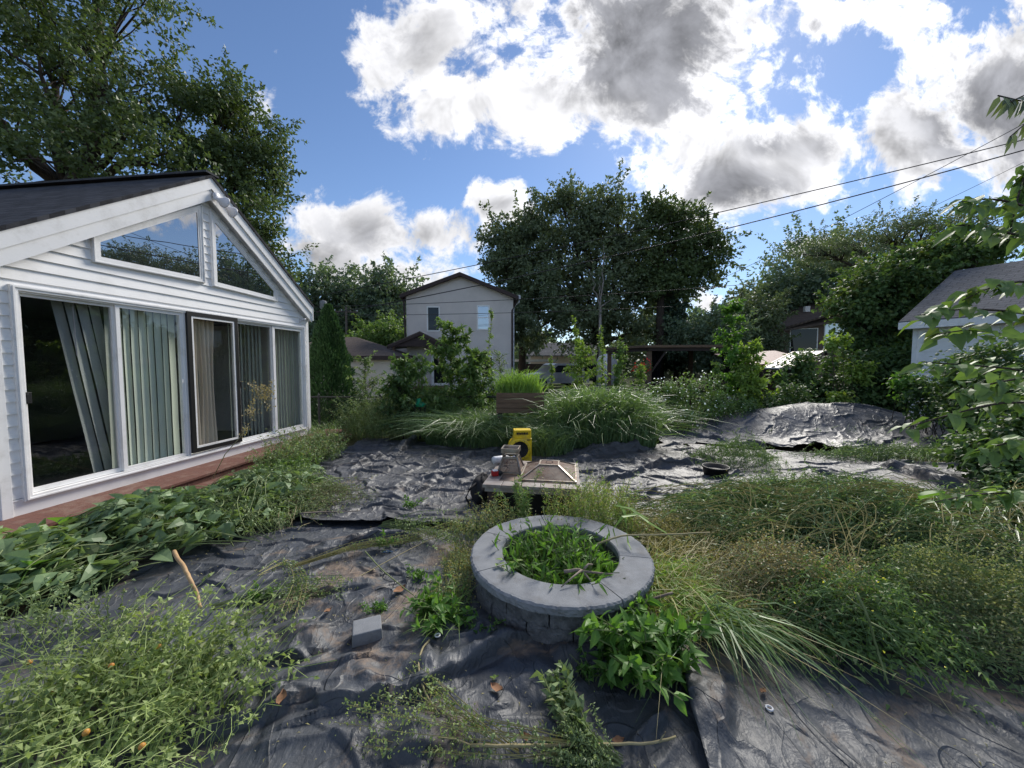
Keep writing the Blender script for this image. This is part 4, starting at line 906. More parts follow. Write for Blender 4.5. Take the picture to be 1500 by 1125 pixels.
# ------------------------------------------------------------------ trees
def tree(name, label, base, trunk_r, blobs_, lm, leafL, nclu, per, crad, group=None, fork=None, bark='bark', limb_k=1.0, flat=.75, kind='diamond', wl=.55, upbias=.35):
    """blobs_: (px,py,rx_px,ry_px,Y,depth_m) ellipsoids of the crown seen at depth Y"""
    base = np.array(base, float); t = thing(name, label, 'tree', base, 0, group)
    ells = []
    for px, py, rx, ry, Y, dm in blobs_:
        c = at(px, py, Y); ells.append((c-base, np.array((rx*Y/F, dm, ry*Y/F))))
    vol = np.array([np.prod(r)**(1/1.5) for _, r in ells]); vol /= vol.sum()
    cents = []; who = []
    for i, (c, r) in enumerate(ells):
        n = max(3, int(nclu*vol[i])); d = rand_dirs(n); q = rng.random(n)**.42
        cents.append(c+d*r*q[:, None]); who += [i]*n
    cents = np.vstack(cents); who = np.array(who)
    # branches
    g = G(); fk = np.array((0, 0, min(c[2]-r[2]*.6 for c, r in ells))) if fork is None else np.array(fork, float)-base
    fk[2] = max(fk[2], .6)
    tp = [np.zeros(3)+(0, 0, -.2), fk*np.array((.3,.3,.5)), fk]
    g.tube(tp, [trunk_r*1.25, trunk_r, trunk_r*.85], 10)
    limbs = []
    for i, (c, r) in enumerate(ells):
        top = c+np.array((0, 0, r[2]*.35)); mid = fk+(top-fk)*.45+rng.normal(0, .06, 3)*np.linalg.norm(top-fk); mid[2] += .06*np.linalg.norm(top-fk)
        tt = np.linspace(0, 1, 9)[:, None]; P = (1-tt)**2*fk+2*tt*(1-tt)*mid+tt*tt*top+rng.normal(0, .02, (9, 3))*np.linalg.norm(top-fk)*np.sin(tt*math.pi)
        rr = np.linspace(trunk_r*.55*limb_k, trunk_r*.10, 9); g.tube(P, rr, 7); limbs.append(P)
    bp = []; br = []
    for j in range(0, len(cents), 2):
        P = limbs[who[j]]; k = np.argmin(np.linalg.norm(P-cents[j]+np.array((0,0,.8)), axis=1)); a = P[max(0, k-1)]; b = cents[j]
        m = (a+b)/2+rng.normal(0, .08, 3)*np.linalg.norm(b-a)
        bp.append([a, a*.5+m*.5+rng.normal(0,.02,3), m, m*.5+b*.5+rng.normal(0,.03,3), b]); br.append(np.linspace(trunk_r*.16, trunk_r*.03, 5))
    tubes(g, np.array(bp), np.array(br), 4)
    child(g, 'trunk', M[bark], t, smooth=True)
    # leaves
    N = len(cents)*per; ci = np.repeat(np.arange(len(cents)), per)
    cr = crad*rng.uniform(.55, 1.35, len(cents))[ci]
    off = rand_dirs(N)*(rng.random(N)**.6)[:, None]*cr[:, None]*np.array((1, 1, flat))
    pos = cents[ci]+off
    cc = np.mean([c for c, _ in ells], axis=0)
    d = unit(off)*.6+rand_dirs(N)*.9+np.array((0, 0, -.25)); nrm = rand_dirs(N)*.8+np.array((0, 0, upbias))+unit(cents[ci]-cc)*.3
    tint = np.clip(.5+rng.normal(0, .16, N)+rng.normal(0, .2, len(cents))[ci]+off[:, 2]/(crad+.01)*.22, 0, .97)  # sunlit and shaded clusters set by leaf tint, paler toward each cluster top
    l = leafL*rng.uniform(.7, 1.3, N)
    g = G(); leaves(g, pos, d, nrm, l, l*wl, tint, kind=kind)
    k = rng.integers(0, len(cents), int(len(cents)*.75)); ec = np.array([c for c, _ in ells])[who[k]]; od = unit(unit(cents[k]-ec)+rng.normal(0, .3, (len(k), 3))+np.array((0, 0, .35)))
    sl_ = crad*rng.uniform(.9, 2.1, len(k)); m = 26; tt = rng.random((len(k), m))**.8; sp_ = (cents[k]+od*crad*.3)[:, None]+od[:, None]*(sl_[:, None]*tt)[..., None]+rng.normal(0, crad*.13, (len(k), m, 3))*(1.15-tt)[..., None]
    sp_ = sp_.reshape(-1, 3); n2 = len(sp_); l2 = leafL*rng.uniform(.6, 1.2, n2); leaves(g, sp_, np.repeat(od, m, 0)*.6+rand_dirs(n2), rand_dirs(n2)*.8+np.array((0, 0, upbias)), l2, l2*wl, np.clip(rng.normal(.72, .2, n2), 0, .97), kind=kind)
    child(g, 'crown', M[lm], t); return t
def flatb(px, py, Y): p = at(px, py, Y); return (p[0], Y, 0)
tree('maple_tree', 'big spreading maple with dark limbs behind the sunroom roof', flatb(105, 520, 13.5), .34,
     [(150,90,130,120,14,2.2),(60,130,120,110,13,2.0),(215,170,60,70,13.5,1.5),(30,30,130,90,14,2.0),(-110,110,130,150,13,2.2),(190,210,90,42,12.5,1.6),(-20,215,90,50,12,1.6),(120,255,110,30,11.5,1.5),(250,235,60,30,12.5,1.2),(110,-80,150,110,14,2.2)], 'lf_maple', .17, 250, 80, .60, fork=at(100,285,13.5), limb_k=1.1)
tree('maple_tree', 'rounded maple leaning out past the sunroom gable peak', flatb(345, 520, 16), .22,
     [(325,200,75,80,16,1.8),(375,245,42,58,16,1.3),(295,250,55,50,15.5,1.3),(365,315,50,40,15,1.2),(395,372,34,42,15,1.0),(275,150,22,45,16,.8),(410,415,22,28,15,.8),(330,145,40,35,16,1.0)], 'lf_maple', .17, 210, 80, .58, fork=at(330,340,16))
tree('dark_tree', 'tallest dense dark tree in the middle beyond the stucco house', flatb(880, 560, 30), .36,
     [(850,330,58,60,30,3),(800,380,60,70,30,3),(880,420,90,80,30,3.5),(905,340,45,60,30,2.5),(840,455,80,60,29,3),(930,400,50,60,30,2.5),(820,300,25,30,30,1.5),(885,300,30,28,30,1.5),(780,475,50,45,29,2.5),(945,480,45,40,29,2)], 'lf_dark', .30, 440, 72, .9, flat=.8)
tree('dark_tree', 'round topped dark tree overlapping the right end of the stucco house', flatb(765, 560, 31), .3,
     [(745,350,32,38,31,2),(775,335,35,30,31,2),(760,400,45,40,31,2.5),(735,385,22,30,31,1.5),(765,450,35,40,31,2)], 'lf_dark', .30, 190, 70, .85, flat=.9)
tree('open_tree', 'looser maple with sunlit right edge beside the tall dark tree', flatb(965, 560, 28), .3,
     [(985,340,50,45,28,2.3),(1025,365,42,42,28,2),(960,310,25,22,28,1.4),(1045,355,24,24,28,1.2),(1000,405,45,35,28,2),(965,400,40,50,28,2),(1035,400,22,18,28,1)], 'lf_maple', .27, 240, 60, .72, flat=.8)
tree('bare_snag', 'slender pale barked tree rising in front of the dark trees', flatb(879, 560, 26), .11,
     [(878,415,10,25,26,.5),(898,440,12,10,26,.4),(862,400,10,14,26,.4),(884,365,8,20,26,.4)], 'lf_dark', .18, 14, 22, .35, fork=at(879,450,26), bark='greybark')
tree('spruce_tree', 'narrow drooping spruce between the open maple and the far pole', flatb(990, 560, 29), .2,
     [(985,430,12,22,29,.7),(988,460,20,22,29,1),(990,490,26,25,29,1.2),(985,520,28,22,29,1.3)], 'lf_spruce', .28, 120, 60, .6, flat=.5)
for i, (px, py, rx, ry, Y, lb) in enumerate([(468,425,38,35,36,'hazy green tree directly behind the sunroom corner'), (520,428,42,34,38,'hazy green tree behind the weathered utility pole'), (572,425,40,32,36,'hazy green tree touching the left eave of the stucco house')]):
    tree('backyard_tree', lb, flatb(px, 560, Y), .25, [(px,py,rx,ry,Y,2.5),(px-18,py+35,rx*.9,ry,Y,2.5),(px+15,py+50,rx,ry,Y,2.5),(px,py+80,rx,ry*.8,Y-1,2.5)], 'lf_far', .36, 150, 60, 1.0, 'hazy trees left of the stucco house')
tree('small_tree', 'low bright tree tucked beside the stucco house porch', flatb(565, 560, 27), .15, [(565,487,30,22,27,1.5),(545,500,25,20,27,1.3),(585,500,20,20,27,1.2)], 'lf_mid', .24, 70, 60, .6)
for i, (px, py, rx, ry, Y, lb) in enumerate([(1040,485,45,38,26,'bushy tree behind the gazebo roof'), (1095,465,45,45,29,'bushy tree just left of the brick house')]):
    tree('yard_tree', lb, flatb(px, 560, Y), .2, [(px,py,rx,ry,Y,2),(px-20,py+25,rx*.8,ry*.8,Y,2),(px+15,py+30,rx*.8,ry,Y,2)], 'lf_far' if i == 0 else 'lf_dark', .26, 130, 60, .75)
tree('broad_tree', 'broad dark tree rising above the brick house roof', flatb(1175, 560, 34), .35,
     [(1180,400,60,55,34,3),(1140,430,50,45,34,3),(1225,385,50,45,34,3),(1200,440,70,40,34,3),(1110,460,40,30,34,2)], 'lf_far', .32, 260, 60, 1.1)
tree('feathery_tree', 'airy fine leaved tree showing sky between branches above the shed', flatb(1330, 560, 22), .26,
     [(1240,365,50,28,22,2),(1300,345,50,30,22,2),(1360,335,55,28,22,2),(1410,350,40,32,22,2),(1330,385,80,30,22,2.2),(1200,372,30,22,22,1.5),(1440,385,40,30,22,1.5)], 'lf_dark', .16, 300, 55, .55, flat=.45, fork=at(1325,430,22), wl=.4)
tree('vine_covered_tree', 'vine smothered tree with lime tips left of the white shed', flatb(1270, 590, 13), .2,
     [(1262,445,34,34,13,1.0),(1300,412,40,32,13,1.1),(1350,386,45,26,13,1.1),(1402,372,42,22,13,1.0),(1440,364,28,16,13,.8),(1305,462,42,36,12.8,1.0),(1278,500,36,36,12.8,.8),(1290,540,55,35,12.6,.8),(1350,425,30,22,12.9,.7)], 'lf_vine', .125, 330, 85, .44, kind='leaf', wl=.8, upbias=.8)
for (px, py, rx, ry, Y, lb) in ((2300,300,330,190,17,'wide tree out of frame mirrored in the sunroom gable glass'), (1900,330,200,170,20,'second tree out of frame to the right of the shed')):
    tree('reflected_tree', lb, flatb(px, 560, Y), .3, [(px,py,rx,ry,Y,3),(px-150,py+60,rx*.7,ry*.7,Y,3),(px+150,py+90,rx*.7,ry*.7,Y,3)], 'lf_dark', .32, 200, 60, .9)
# distant belt of trees that closes the horizon
g = G(); n = 42000; az = rng.uniform(-1.35, 1.35, n); rad = rng.uniform(55, 75, n); lobes = 5.2*(.55+.9*vnoise(az*9+5, az*0+2))*(.7+.6*vnoise(az*31, az*0+7))
pos = np.stack((rad*np.sin(az), rad*np.cos(az), lobes*rng.random(n)**.6*1.3), -1); lo = rng.uniform(.5, 1.1, n)
leaves(g, pos, rand_dirs(n), rand_dirs(n)+np.array((0,0,.6)), lo, lo*.6, np.clip(rng.normal(.5,.2,n),0,1))
tag(g.obj('treeline', M['lf_far']), 'far belt of hazy trees closing the horizon', 'trees', kind='stuff')
# arborvitae
def arbor(label, px, pyt, pyb, wpx, Y):
    b = np.array(flatb(px, 580, Y)); zt = at(px, pyt, Y)[2]; rx = wpx*Y/F/2; t = thing('arborvitae', label, 'evergreen', b)
    g = G(); g.tube([(0,0,-.1),(0,0,zt*.9)], [.07,.02], 8); child(g, 'trunk', M['bark'], t)
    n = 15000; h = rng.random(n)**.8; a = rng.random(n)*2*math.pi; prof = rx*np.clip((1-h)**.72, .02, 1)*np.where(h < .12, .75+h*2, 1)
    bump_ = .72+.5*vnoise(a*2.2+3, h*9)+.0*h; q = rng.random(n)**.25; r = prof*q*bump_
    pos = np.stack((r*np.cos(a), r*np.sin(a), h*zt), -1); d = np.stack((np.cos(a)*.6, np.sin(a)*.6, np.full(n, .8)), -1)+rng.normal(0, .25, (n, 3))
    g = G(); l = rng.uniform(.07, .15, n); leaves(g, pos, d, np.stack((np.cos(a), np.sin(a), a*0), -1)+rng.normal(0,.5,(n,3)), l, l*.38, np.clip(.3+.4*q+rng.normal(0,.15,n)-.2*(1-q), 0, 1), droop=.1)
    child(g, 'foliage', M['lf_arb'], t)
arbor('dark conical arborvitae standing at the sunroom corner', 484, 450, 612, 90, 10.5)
# ------------------------------------------------------------------ stone fire ring
RC = np.array((.35, 2.66, 0.0)); RO, RI, RH = .65, .42, .335
fr_ = thing('fire_ring', 'round grey stone fire ring overgrown with weeds inside', 'fire pit', RC)
def arc_block(r0, r1, z0, z1, a0, a1, n, rough, seed, top_round=.008):
    """block of an annulus with a split rough outer face; rings of the cross section swept along the arc"""
    g = G(); na = n; prof = []
    m = 5
    prof.append((r0, z0)); prof.append((r0, z1-top_round)); prof.append((r0+top_round, z1))
    prof.append((r1-.03, z1)); prof.append((r1-.012, z1-.002))
    for q in np.linspace(1, 0, m): prof.append((r1, z0+(z1-z0-.012)*q))
    prof = np.array(prof); k = len(prof); A = np.linspace(a0, a1, na)
    V = np.zeros((na, k, 3))
    for i, a in enumerate(A):
        r = prof[:, 0].copy()
        if rough:
            edge = np.zeros(k); edge[4:] = 1; edge[3] = .35
            r = r+edge*rough*(fbm(a*24+seed+prof[:, 1]*0, prof[:, 1]*26+seed, 4)-.55)*2+edge*rough*1.0*(vnoise(a*75+seed, prof[:, 1]*80+seed)-.5)
        V[i] = np.stack((r*math.cos(a), r*math.sin(a), prof[:, 1]), -1)
    i = np.arange(na-1)[:, None]*k; j = np.arange(k)[None]
    g.add(V.reshape(-1, 3), np.stack((i+j, i+k+j, i+k+(j+1) % k, i+(j+1) % k), -1).reshape(-1, 4))
    g.add(V[0], [tuple(range(k))[::-1]]); g.add(V[-1], [tuple(range(k))]); return g
for c in range(3):                                    # three courses of wall blocks
    nb = 14
    for i in range(nb):
        a0 = 2*math.pi*(i+.5*(c % 2))/nb+.007; a1 = a0+2*math.pi/nb-.014
        child(arc_block(RI+.02, RO-.035, -.012+c*.099, -.012+c*.099+.095, a0, a1, 12, .010, i*3.1+c*7), 'wall_block', M['block'], fr_)
for i, (a0, a1) in enumerate(((-63, -10), (-10, 44), (44, 98), (98, 152), (152, 206), (206, 297))):
    child(arc_block(RI, RO, RH-.05, RH, R(a0)+.0055, R(a1)-.0055, 60, .0075, i*5.7+2), 'cap_stone', M['concrete'], fr_, smooth=False)
g = G(); a = np.linspace(0, 2*math.pi, 30, endpoint=False)
g.add(np.stack((.5*np.cos(a), .5*np.sin(a), .10+.02*np.sin(a*5)), -1), [tuple(range(30))]); child(g, 'earth', M['soil'], fr_)
# ------------------------------------------------------------------ fire table and what stands on it
TA = R(-9); TC = (.275, 4.39, .0); TH = .40
tb = thing('fire_table', 'low square stone topped fire table with a dark base', 'table', TC, TA)
h = .52
g = G()
for i in range(5):
    for (x0, y0, x1, y1) in ((-h+i*2*h/5, -h, -h+(i+1)*2*h/5-.006, -h+.15), (-h+i*2*h/5, h-.15, -h+(i+1)*2*h/5-.006, h)): g.box((x0,y0,TH-.035),(x1,y1,TH))
for i in range(3):
    for x0, x1 in ((-h, -h+.15), (h-.15, h)): g.box((x0,-h+.156+i*.243,TH-.035),(x1,-h+.156+i*.243+.237,TH))
child(g, 'tabletop', M['tile'], tb, bevel=.004)
g = G(); g.box((-h+.02,-h+.02,TH-.085),(h-.02,h-.02,TH-.037)); child(g, 'apron', M['tile'], tb, bevel=.004)
g = G(); g.box((-h+.155,-h+.155,TH-.03),(h-.155,h-.155,TH-.006)); child(g, 'burner_pan', surf('pan', (.16,.12,.10), (.07,.05,.04), .6, 6, 40, .003, dirt=(.25,.13,.07), dscale=6), tb)
for sx_ in (-1, 1):
    for sy_ in (-1, 1):
        g = G(); x, y = sx_*(h-.09), sy_*(h-.09); g.box((x-.045,y-.045,-.02),(x+.045,y+.045,TH-.085)); child(g, 'leg', M['brown'], tb)
g = G(); g.box((-h+.12,-h+.20,.03),(h-.12,-h+.24,TH-.085)); child(g, 'base_panel', M['blackp'], tb)
def tloc(x, y, z=0): c, s_ = math.cos(TA), math.sin(TA); return (TC[0]+x*c-y*s_, TC[1]+x*s_+y*c, z)
# mesh spark screen (frustum)
def frustum(g, b, t, z0, z1, w, cx=0, cy=0):
    B = [(cx+sx*b[0], cy+sy*b[1], z0) for sx, sy in ((-1,-1),(1,-1),(1,1),(-1,1))]; T = [(cx+sx*t[0], cy+sy*t[1], z1) for sx, sy in ((-1,-1),(1,-1),(1,1),(-1,1))]
    for i in range(4):
        g.bar(B[i], B[(i+1) % 4], w); g.bar(T[i], T[(i+1) % 4], w); g.bar(B[i], T[i], w)
    return B, T
def meshmat():
    m, nt, out = newmat('rusty_wire_mesh'); co = nt.nodes.new('ShaderNodeTexCoord')
    ck = nd(nt, 'ShaderNodeTexBrick'); ck.inputs['Scale'].default_value = 90; ck.inputs['Mortar Size'].default_value = .18; ck.inputs['Brick Width'].default_value = .5; ck.inputs['Row Height'].default_value = .5; ck.offset = 0
    nt.links.new(co.outputs['Object'], ck.inputs[0])
    p = nd(nt, 'ShaderNodeBsdfPrincipled', Roughness=.7); nt.links.new(ramp(nt, noise(nt, 9, 4, .6, co.outputs['Object']), [(.35, (.16,.08,.05)), (.65, (.30,.24,.19))]), p.inputs['Base Color'])
    t = nt.nodes.new('ShaderNodeBsdfTransparent'); mx = nt.nodes.new('ShaderNodeMixShader'); mx.inputs[0].default_value = .62
    nt.links.new(t.outputs[0], mx.inputs[1]); nt.links.new(p.outputs[0], mx.inputs[2]); nt.links.new(mx.outputs[0], out.inputs[0]); return m
M['mesh'] = meshmat()
def screen(name, label, cat, x, y, b, t, z1, lift=0):
    s = thing(name, label, cat, tloc(x, y, TH+.004), TA); g = G(); B, T = frustum(g, b, t, .008, z1, .018); child(g, 'frame', M['metal'], s)
    g = G()
    for i in range(4): g.add([B[i], B[(i+1) % 4], T[(i+1) % 4], T[i]], [(0,1,2,3)])
    child(g, 'mesh_panel', M['mesh'], s); return s, T
ss, T = screen('spark_screen', 'rusty pyramid spark screen lying on the right half of the fire table', 'spark screen', .17, .02, (.31,.36), (.11,.10), .115)
g = G(); g.box((-.11,-.10,.110),(.11,.10,.120)); child(g, 'lid', M['rust'], ss); g = G(); g.tube([(-.04,0,.12),(-.03,0,.145),(.03,0,.145),(.04,0,.12)], .006, 8); child(g, 'handle', M['metal'], ss)
mh, T = screen('metal_hood', 'small metal lantern hood with open tray top on the left of the fire table', 'lantern', -.30, .06, (.135,.15), (.085,.085), .17)
g = G()
for a_, b_ in (((-.10,-.10),(.10,-.10)), ((.10,-.10),(.10,.10)), ((.10,.10),(-.10,.10)), ((-.10,.10),(-.10,-.10))):
    g.bar((*a_,.255),(*b_,.255), .012, .055)
for x in (-.085,.085):
    for y in (-.085,.085): g.bar((x,y,.165),(x,y,.235), .012)
child(g, 'tray_rim', M['metal'], mh)
g = G(); g.box((-.09,-.09,.232),(.09,.09,.240)); child(g, 'tray', M['whitep'], mh)
# red and black tool, black bag, white bottle
p = tloc(-.44,-.20,TH+.002); dt = thing('red_tool', 'small red and black tool lying on the left edge of the fire table', 'tool', p, .4)
g = G(); g.box((-.045,-.03,0),(.03,.035,.06)); child(g, 'housing', M['red'], dt, bevel=.008)
g = G(); g.lathe([(0,-.036),(.022,-.036),(.028,-.028),(.028,.036),(0,.04)], 16, (.05,.0,.03), 'y'); child(g, 'grip', M['blackp'], dt, smooth=True)
g = G(); g.box((-.035,-.028,.059),(.02,.03,.067)); child(g, 'label_plate', M['whitep'], dt, bevel=.002)
p = tloc(-.66,.05,0); bg_ = thing('black_bag', 'black fabric bag slumped against the left side of the fire table', 'bag', p)
def blob(rx, ry, rz, n=26, m=16, amp=.12, seed=0, flatz=.0):
    g = G(); th = np.linspace(0, 2*math.pi, n, endpoint=False)[None]; ph = np.linspace(.02, math.pi-.02, m)[:, None]
    k = 1+amp*(fbm(np.cos(th)*1.5+np.sin(ph)*2+seed, np.sin(th)*1.5+ph*1.6+seed, 4)-.5)*2+amp*.4*(ridged(th*2.2+seed, ph*3, 2)-.4)
    V = np.stack((rx*np.sin(ph)*np.cos(th)*k, ry*np.sin(ph)*np.sin(th)*k, rz*np.cos(ph)*k+rz*.9), -1); V[..., 2] = np.maximum(V[..., 2], 0)
    i = np.arange(m-1)[:, None]*n; j = np.arange(n)[None]; g.add(V.reshape(-1, 3), np.stack((i+j, i+n+j, i+n+(j+1) % n, i+(j+1) % n), -1).reshape(-1, 4)); return g
child(blob(.13,.24,.17, amp=.2, seed=3), 'body', M['blackc'], bg_, smooth=True)
g = G(); g.tube([(-.06,-.14,.27),(-.13,-.22,.22),(-.17,-.27,.14),(-.12,-.26,.03)], .012, 6); child(g, 'strap', M['blackc'], bg_, smooth=True)
p = tloc(-.46,.36,TH); wb = thing('white_bottle', 'white plastic bottle lying behind the metal hood on the fire table', 'bottle', p, .5)
g = G(); g.lathe([(0,-.14),(.045,-.14),(.05,-.12),(.05,.06),(.02,.11),(.02,.15),(0,.15)], 16, (0,0,.052), 'x'); child(g, 'shell', M['whitep'], wb, smooth=True)
g = G(); g.lathe([(0,.15),(.024,.15),(.024,.185),(0,.185)], 14, (0,0,.052), 'x'); child(g, 'cap', surf('blue_cap', (.2,.3,.5), None, .4), wb)
# ------------------------------------------------------------------ yellow utility heater
p = (.135, 6.05, .03); ht = thing('yellow_heater', 'yellow portable shop heater with a round black grille behind the fire table', 'heater', p, R(4))
g = G(); g.box((-.12,-.13,.015),(.175,.13,.47)); child(g, 'housing', M['yellow'], ht, bevel=.012)
g = G(); g.lathe([(.13,-.165),(.165,-.17),(.178,-.155),(.178,.10),(.15,.12),(0,.12)], 40, (-.02,0,.30), 'y'); child(g, 'drum', M['yellow'], ht, smooth=True)
g = G(); g.lathe([(0,-.135),(.155,-.135),(.16,-.15)], 40, (-.02,0,.30), 'y'); gr_ = child(g, 'grille', M['blackp'], ht, smooth=True)
g = G()
for r_ in (.03,.055,.08,.105,.13,.155): g.tube([(-.02+r_*math.cos(t), -.166+.02*(1-r_/.155)*-1, .30+r_*math.sin(t)) for t in np.linspace(0, 2*math.pi, 40)], .0028, 5, cap=False)
for t in np.linspace(0, 2*math.pi, 12, endpoint=False): g.bar((-.02,-.184,.30),(-.02+.157*math.cos(t),-.168,.30+.157*math.sin(t)), .004)
child(g, 'guard', M['wire'], gr_)
g = G()
for (lo, hi) in (((-.11,-.10,.47),(-.08,.10,.60)), ((.14,-.10,.47),(.17,.10,.60)), ((-.08,-.10,.575),(.14,.10,.60)), ((-.08,-.10,.47),(.14,-.085,.52)), ((-.08,-.09,.52),(.14,-.08,.578))): g.box(lo, hi)
child(g, 'handle', M['yellow'], ht, bevel=.005)
g = G(); x = -.065
for wd_, hh in ((.022,.030),(.016,.034),(.020,.026),(.018,.034),(.010,.030),(.022,.034),(.016,.030),(.014,.034)): g.box((x,-.1035,.530),(x+wd_,-.0795,.530+hh)); x += wd_+.006
child(g, 'lettering', M['blackp'], ht)
g = G(); g.box((.10,-.134,.44),(.155,-.129,.455)); child(g, 'badge', M['blackp'], ht)
# ------------------------------------------------------------------ loose things on the ground
p = ont(538, 930); bk = thing('paver_block', 'loose grey concrete block lying on the tarp left of the fire ring', 'block', (p[0], p[1], p[2]-.012), R(22))
g = G(); g.box((-.085,-.07,0),(.085,.075,.075)); V = g.v[0]; V[4:, :2] *= .94; o = child(g, 'block', M['concrete'], bk, bevel=.006)
def stick(name, label, cat, pts, rad, mat, group=None, twigs=()):
    P = np.array(pts, float); o = P[0].copy(); o[2] = 0; g = G()
    t = np.linspace(0, 1, len(P)); tt = np.linspace(0, 1, len(P)*4); Q = np.stack([np.interp(tt, t, P[:, k]) for k in range(3)], -1); Q[1:-1] = (Q[:-2]+2*Q[1:-1]+Q[2:])/4; Q = Q+rng.normal(0, rad*.12, Q.shape)
    g.tube(Q-o, np.linspace(rad, rad*.65, len(Q)), 8)
    for a, b, r in twigs: g.tube([np.array(a)-o, (np.array(a)+np.array(b))/2-o+rng.normal(0,.008,3), np.array(b)-o], [r, r*.8, r*.5], 6)
    ob = g.obj(name, mat, smooth=True); ob.location = tuple(o); return tag(ob, label, cat, group)
stick('bent_stick', 'peeled tan stick with a bend lying on the leaf pile', 'stick', [gnd(255,808,.30), gnd(270,832,.30), gnd(280,852,.28), gnd(290,872,.20), gnd(293,890,.16)], .014, M['stick'])
stick('forked_twig', 'forked grey dead twig resting on the front of the fire ring rim', 'twig', [gnd(826,838,RH+.03), gnd(848,834,RH+.05), gnd(856,838,RH+.04)], .012, M['greystick'],
      twigs=[(gnd(852,835,RH+.05), gnd(822,860,RH+.012), .007), (gnd(853,836,RH+.04), gnd(866,852,RH+.008), .008), (gnd(855,837,RH+.04), gnd(897,841,RH+.01), .008), (gnd(856,833,RH+.06), gnd(868,827,RH+.06), .009)])
stick('dry_cane', 'thin pale cane leaning across the right side of the fire ring', 'stick', [gnd(857,806,.30), gnd(885,793,.38), gnd(912,784,.42), gnd(980,783,.45), gnd(1040,780,.44)], .008, M['twig'])
stick('cut_branch', 'short cut grey branch lying in the grass right of the fire ring', 'stick', [gnd(924,888,.14), gnd(950,880,.17), gnd(985,868,.22)], .012, M['greystick'])
stick('pale_stalk', 'long pale woody stalk lying along the very bottom centre', 'stick', [gnd(690,1092,.09), gnd(780,1092,.10), gnd(880,1091,.10), gnd(960,1088,.10), gnd(990,1079,.11)], .007, M['twig'], twigs=[(gnd(690,1092,.09), gnd(640,1080,.10), .004), (gnd(860,1091,.10), gnd(850,1075,.12), .004), (gnd(965,1088,.10), gnd(975,1072,.14), .004)])
stick('bent_stalk', 'bent brown dead stalk rising by the wilted rosette left of the fire ring', 'stick', [gnd(631,935,.10), gnd(618,950,.14), gnd(612,975,.14), gnd(620,1010,.10), gnd(640,1045,.08), gnd(680,1080,.08)], .006, M['twig'])
stick('green_stalk', 'single green stem hanging down over the right heap onto the tarp', 'stalk', [gnd(1255,868,.45), gnd(1272,905,.36), gnd(1283,945,.22), gnd(1295,985,.12), gnd(1301,1002,.08)], .007, M['greenstem'], twigs=[(gnd(1275,912,.34), gnd(1310,935,.30), .006), (gnd(1262,890,.40), gnd(1240,872,.44), .005)])
stick('long_vine', 'long thin dry vine curving across the tarp toward the fire ring', 'stalk', [gnd(400,890,.07), gnd(470,868,.08), gnd(530,843,.08), gnd(580,815,.09), gnd(640,785,.09)], .005, M['twig'])
stick('crossing_stem', 'thin stem crossing the tarp just below the puddle', 'stalk', [gnd(535,808,.09), gnd(560,835,.08), gnd(590,860,.09), gnd(606,872,.09)], .005, M['greenstem'])
stick('broken_branch', 'thin bare branch lying across the tarp by the leaf pile', 'stick', [gnd(440,752,.18), gnd(470,750,.14), gnd(500,750,.12), gnd(528,748,.12)], .008, M['greystick'])
def dryleaf(px, py, label, L, mat, rz, z=.085):
    g = G(); n = 7; t = np.linspace(0, 1, n); w_ = np.sin(t*math.pi)**.8*L*.26; V = []
    for i in range(n):
        for q in (-1, -.4, .4, 1): V.append(((t[i]-.5)*L, q*w_[i], .03*L*6*(q*q)*.5+.25*L*(t[i]-.5)**2*1.5+.004*math.sin(i*2+q)))
    g.add(V, [(i*4+j, i*4+j+1, i*4+j+5, i*4+j+4) for i in range(n-1) for j in range(3)]); o = g.obj('fallen_leaf', mat, smooth=True); p = ont(px, py, .008); o.location = tuple(p); o.rotation_euler = (random.uniform(-.3,.3), random.uniform(-.3,.3), rz)
    return tag(o, label, 'leaf', 'dead leaves on the tarps')
for a in ((413,1033,'curled reddish brown dead leaf on the tarp below the paver block',.085,M['dryleaf'],1.9), (585,865,'crumpled pale brown dead leaf by the crossing stem left of the ring',.11,M['dryleaf'],1.0), (724,993,'round greenish dead leaf on the bare dirt patch',.045,M['lf_yel'],.3), (728,1010,'crumpled dark brown leaf just under the greenish one',.085,M['dryleaf'],2.4),
          (1118,1010,'tiny brown leaf on the grey tarp above the lower eyelet',.05,M['dryleaf'],.7), (770,1080,'brown leaf lying next to the long pale stalk',.06,M['dryleaf'],2.9), (905,1085,'reddish leaf beside the end of the long pale stalk',.06,M['dryleaf'],.2), (480,895,'dull brown leaf flat on the tarp above the paver block',.06,M['dryleaf'],1.2)): dryleaf(*a)
p = gnd(1048, 700, 0); pot = thing('black_pot', 'black plastic nursery pot half buried in weeds on the back tarp', 'pot', (p[0], p[1], -.07))
g = G(); g.lathe([(0,0),(.14,0),(.175,.22),(.19,.23),(.19,.25),(.172,.25),(.16,.20),(0,.19)], 28); child(g, 'shell', M['blackp'], pot, smooth=True)
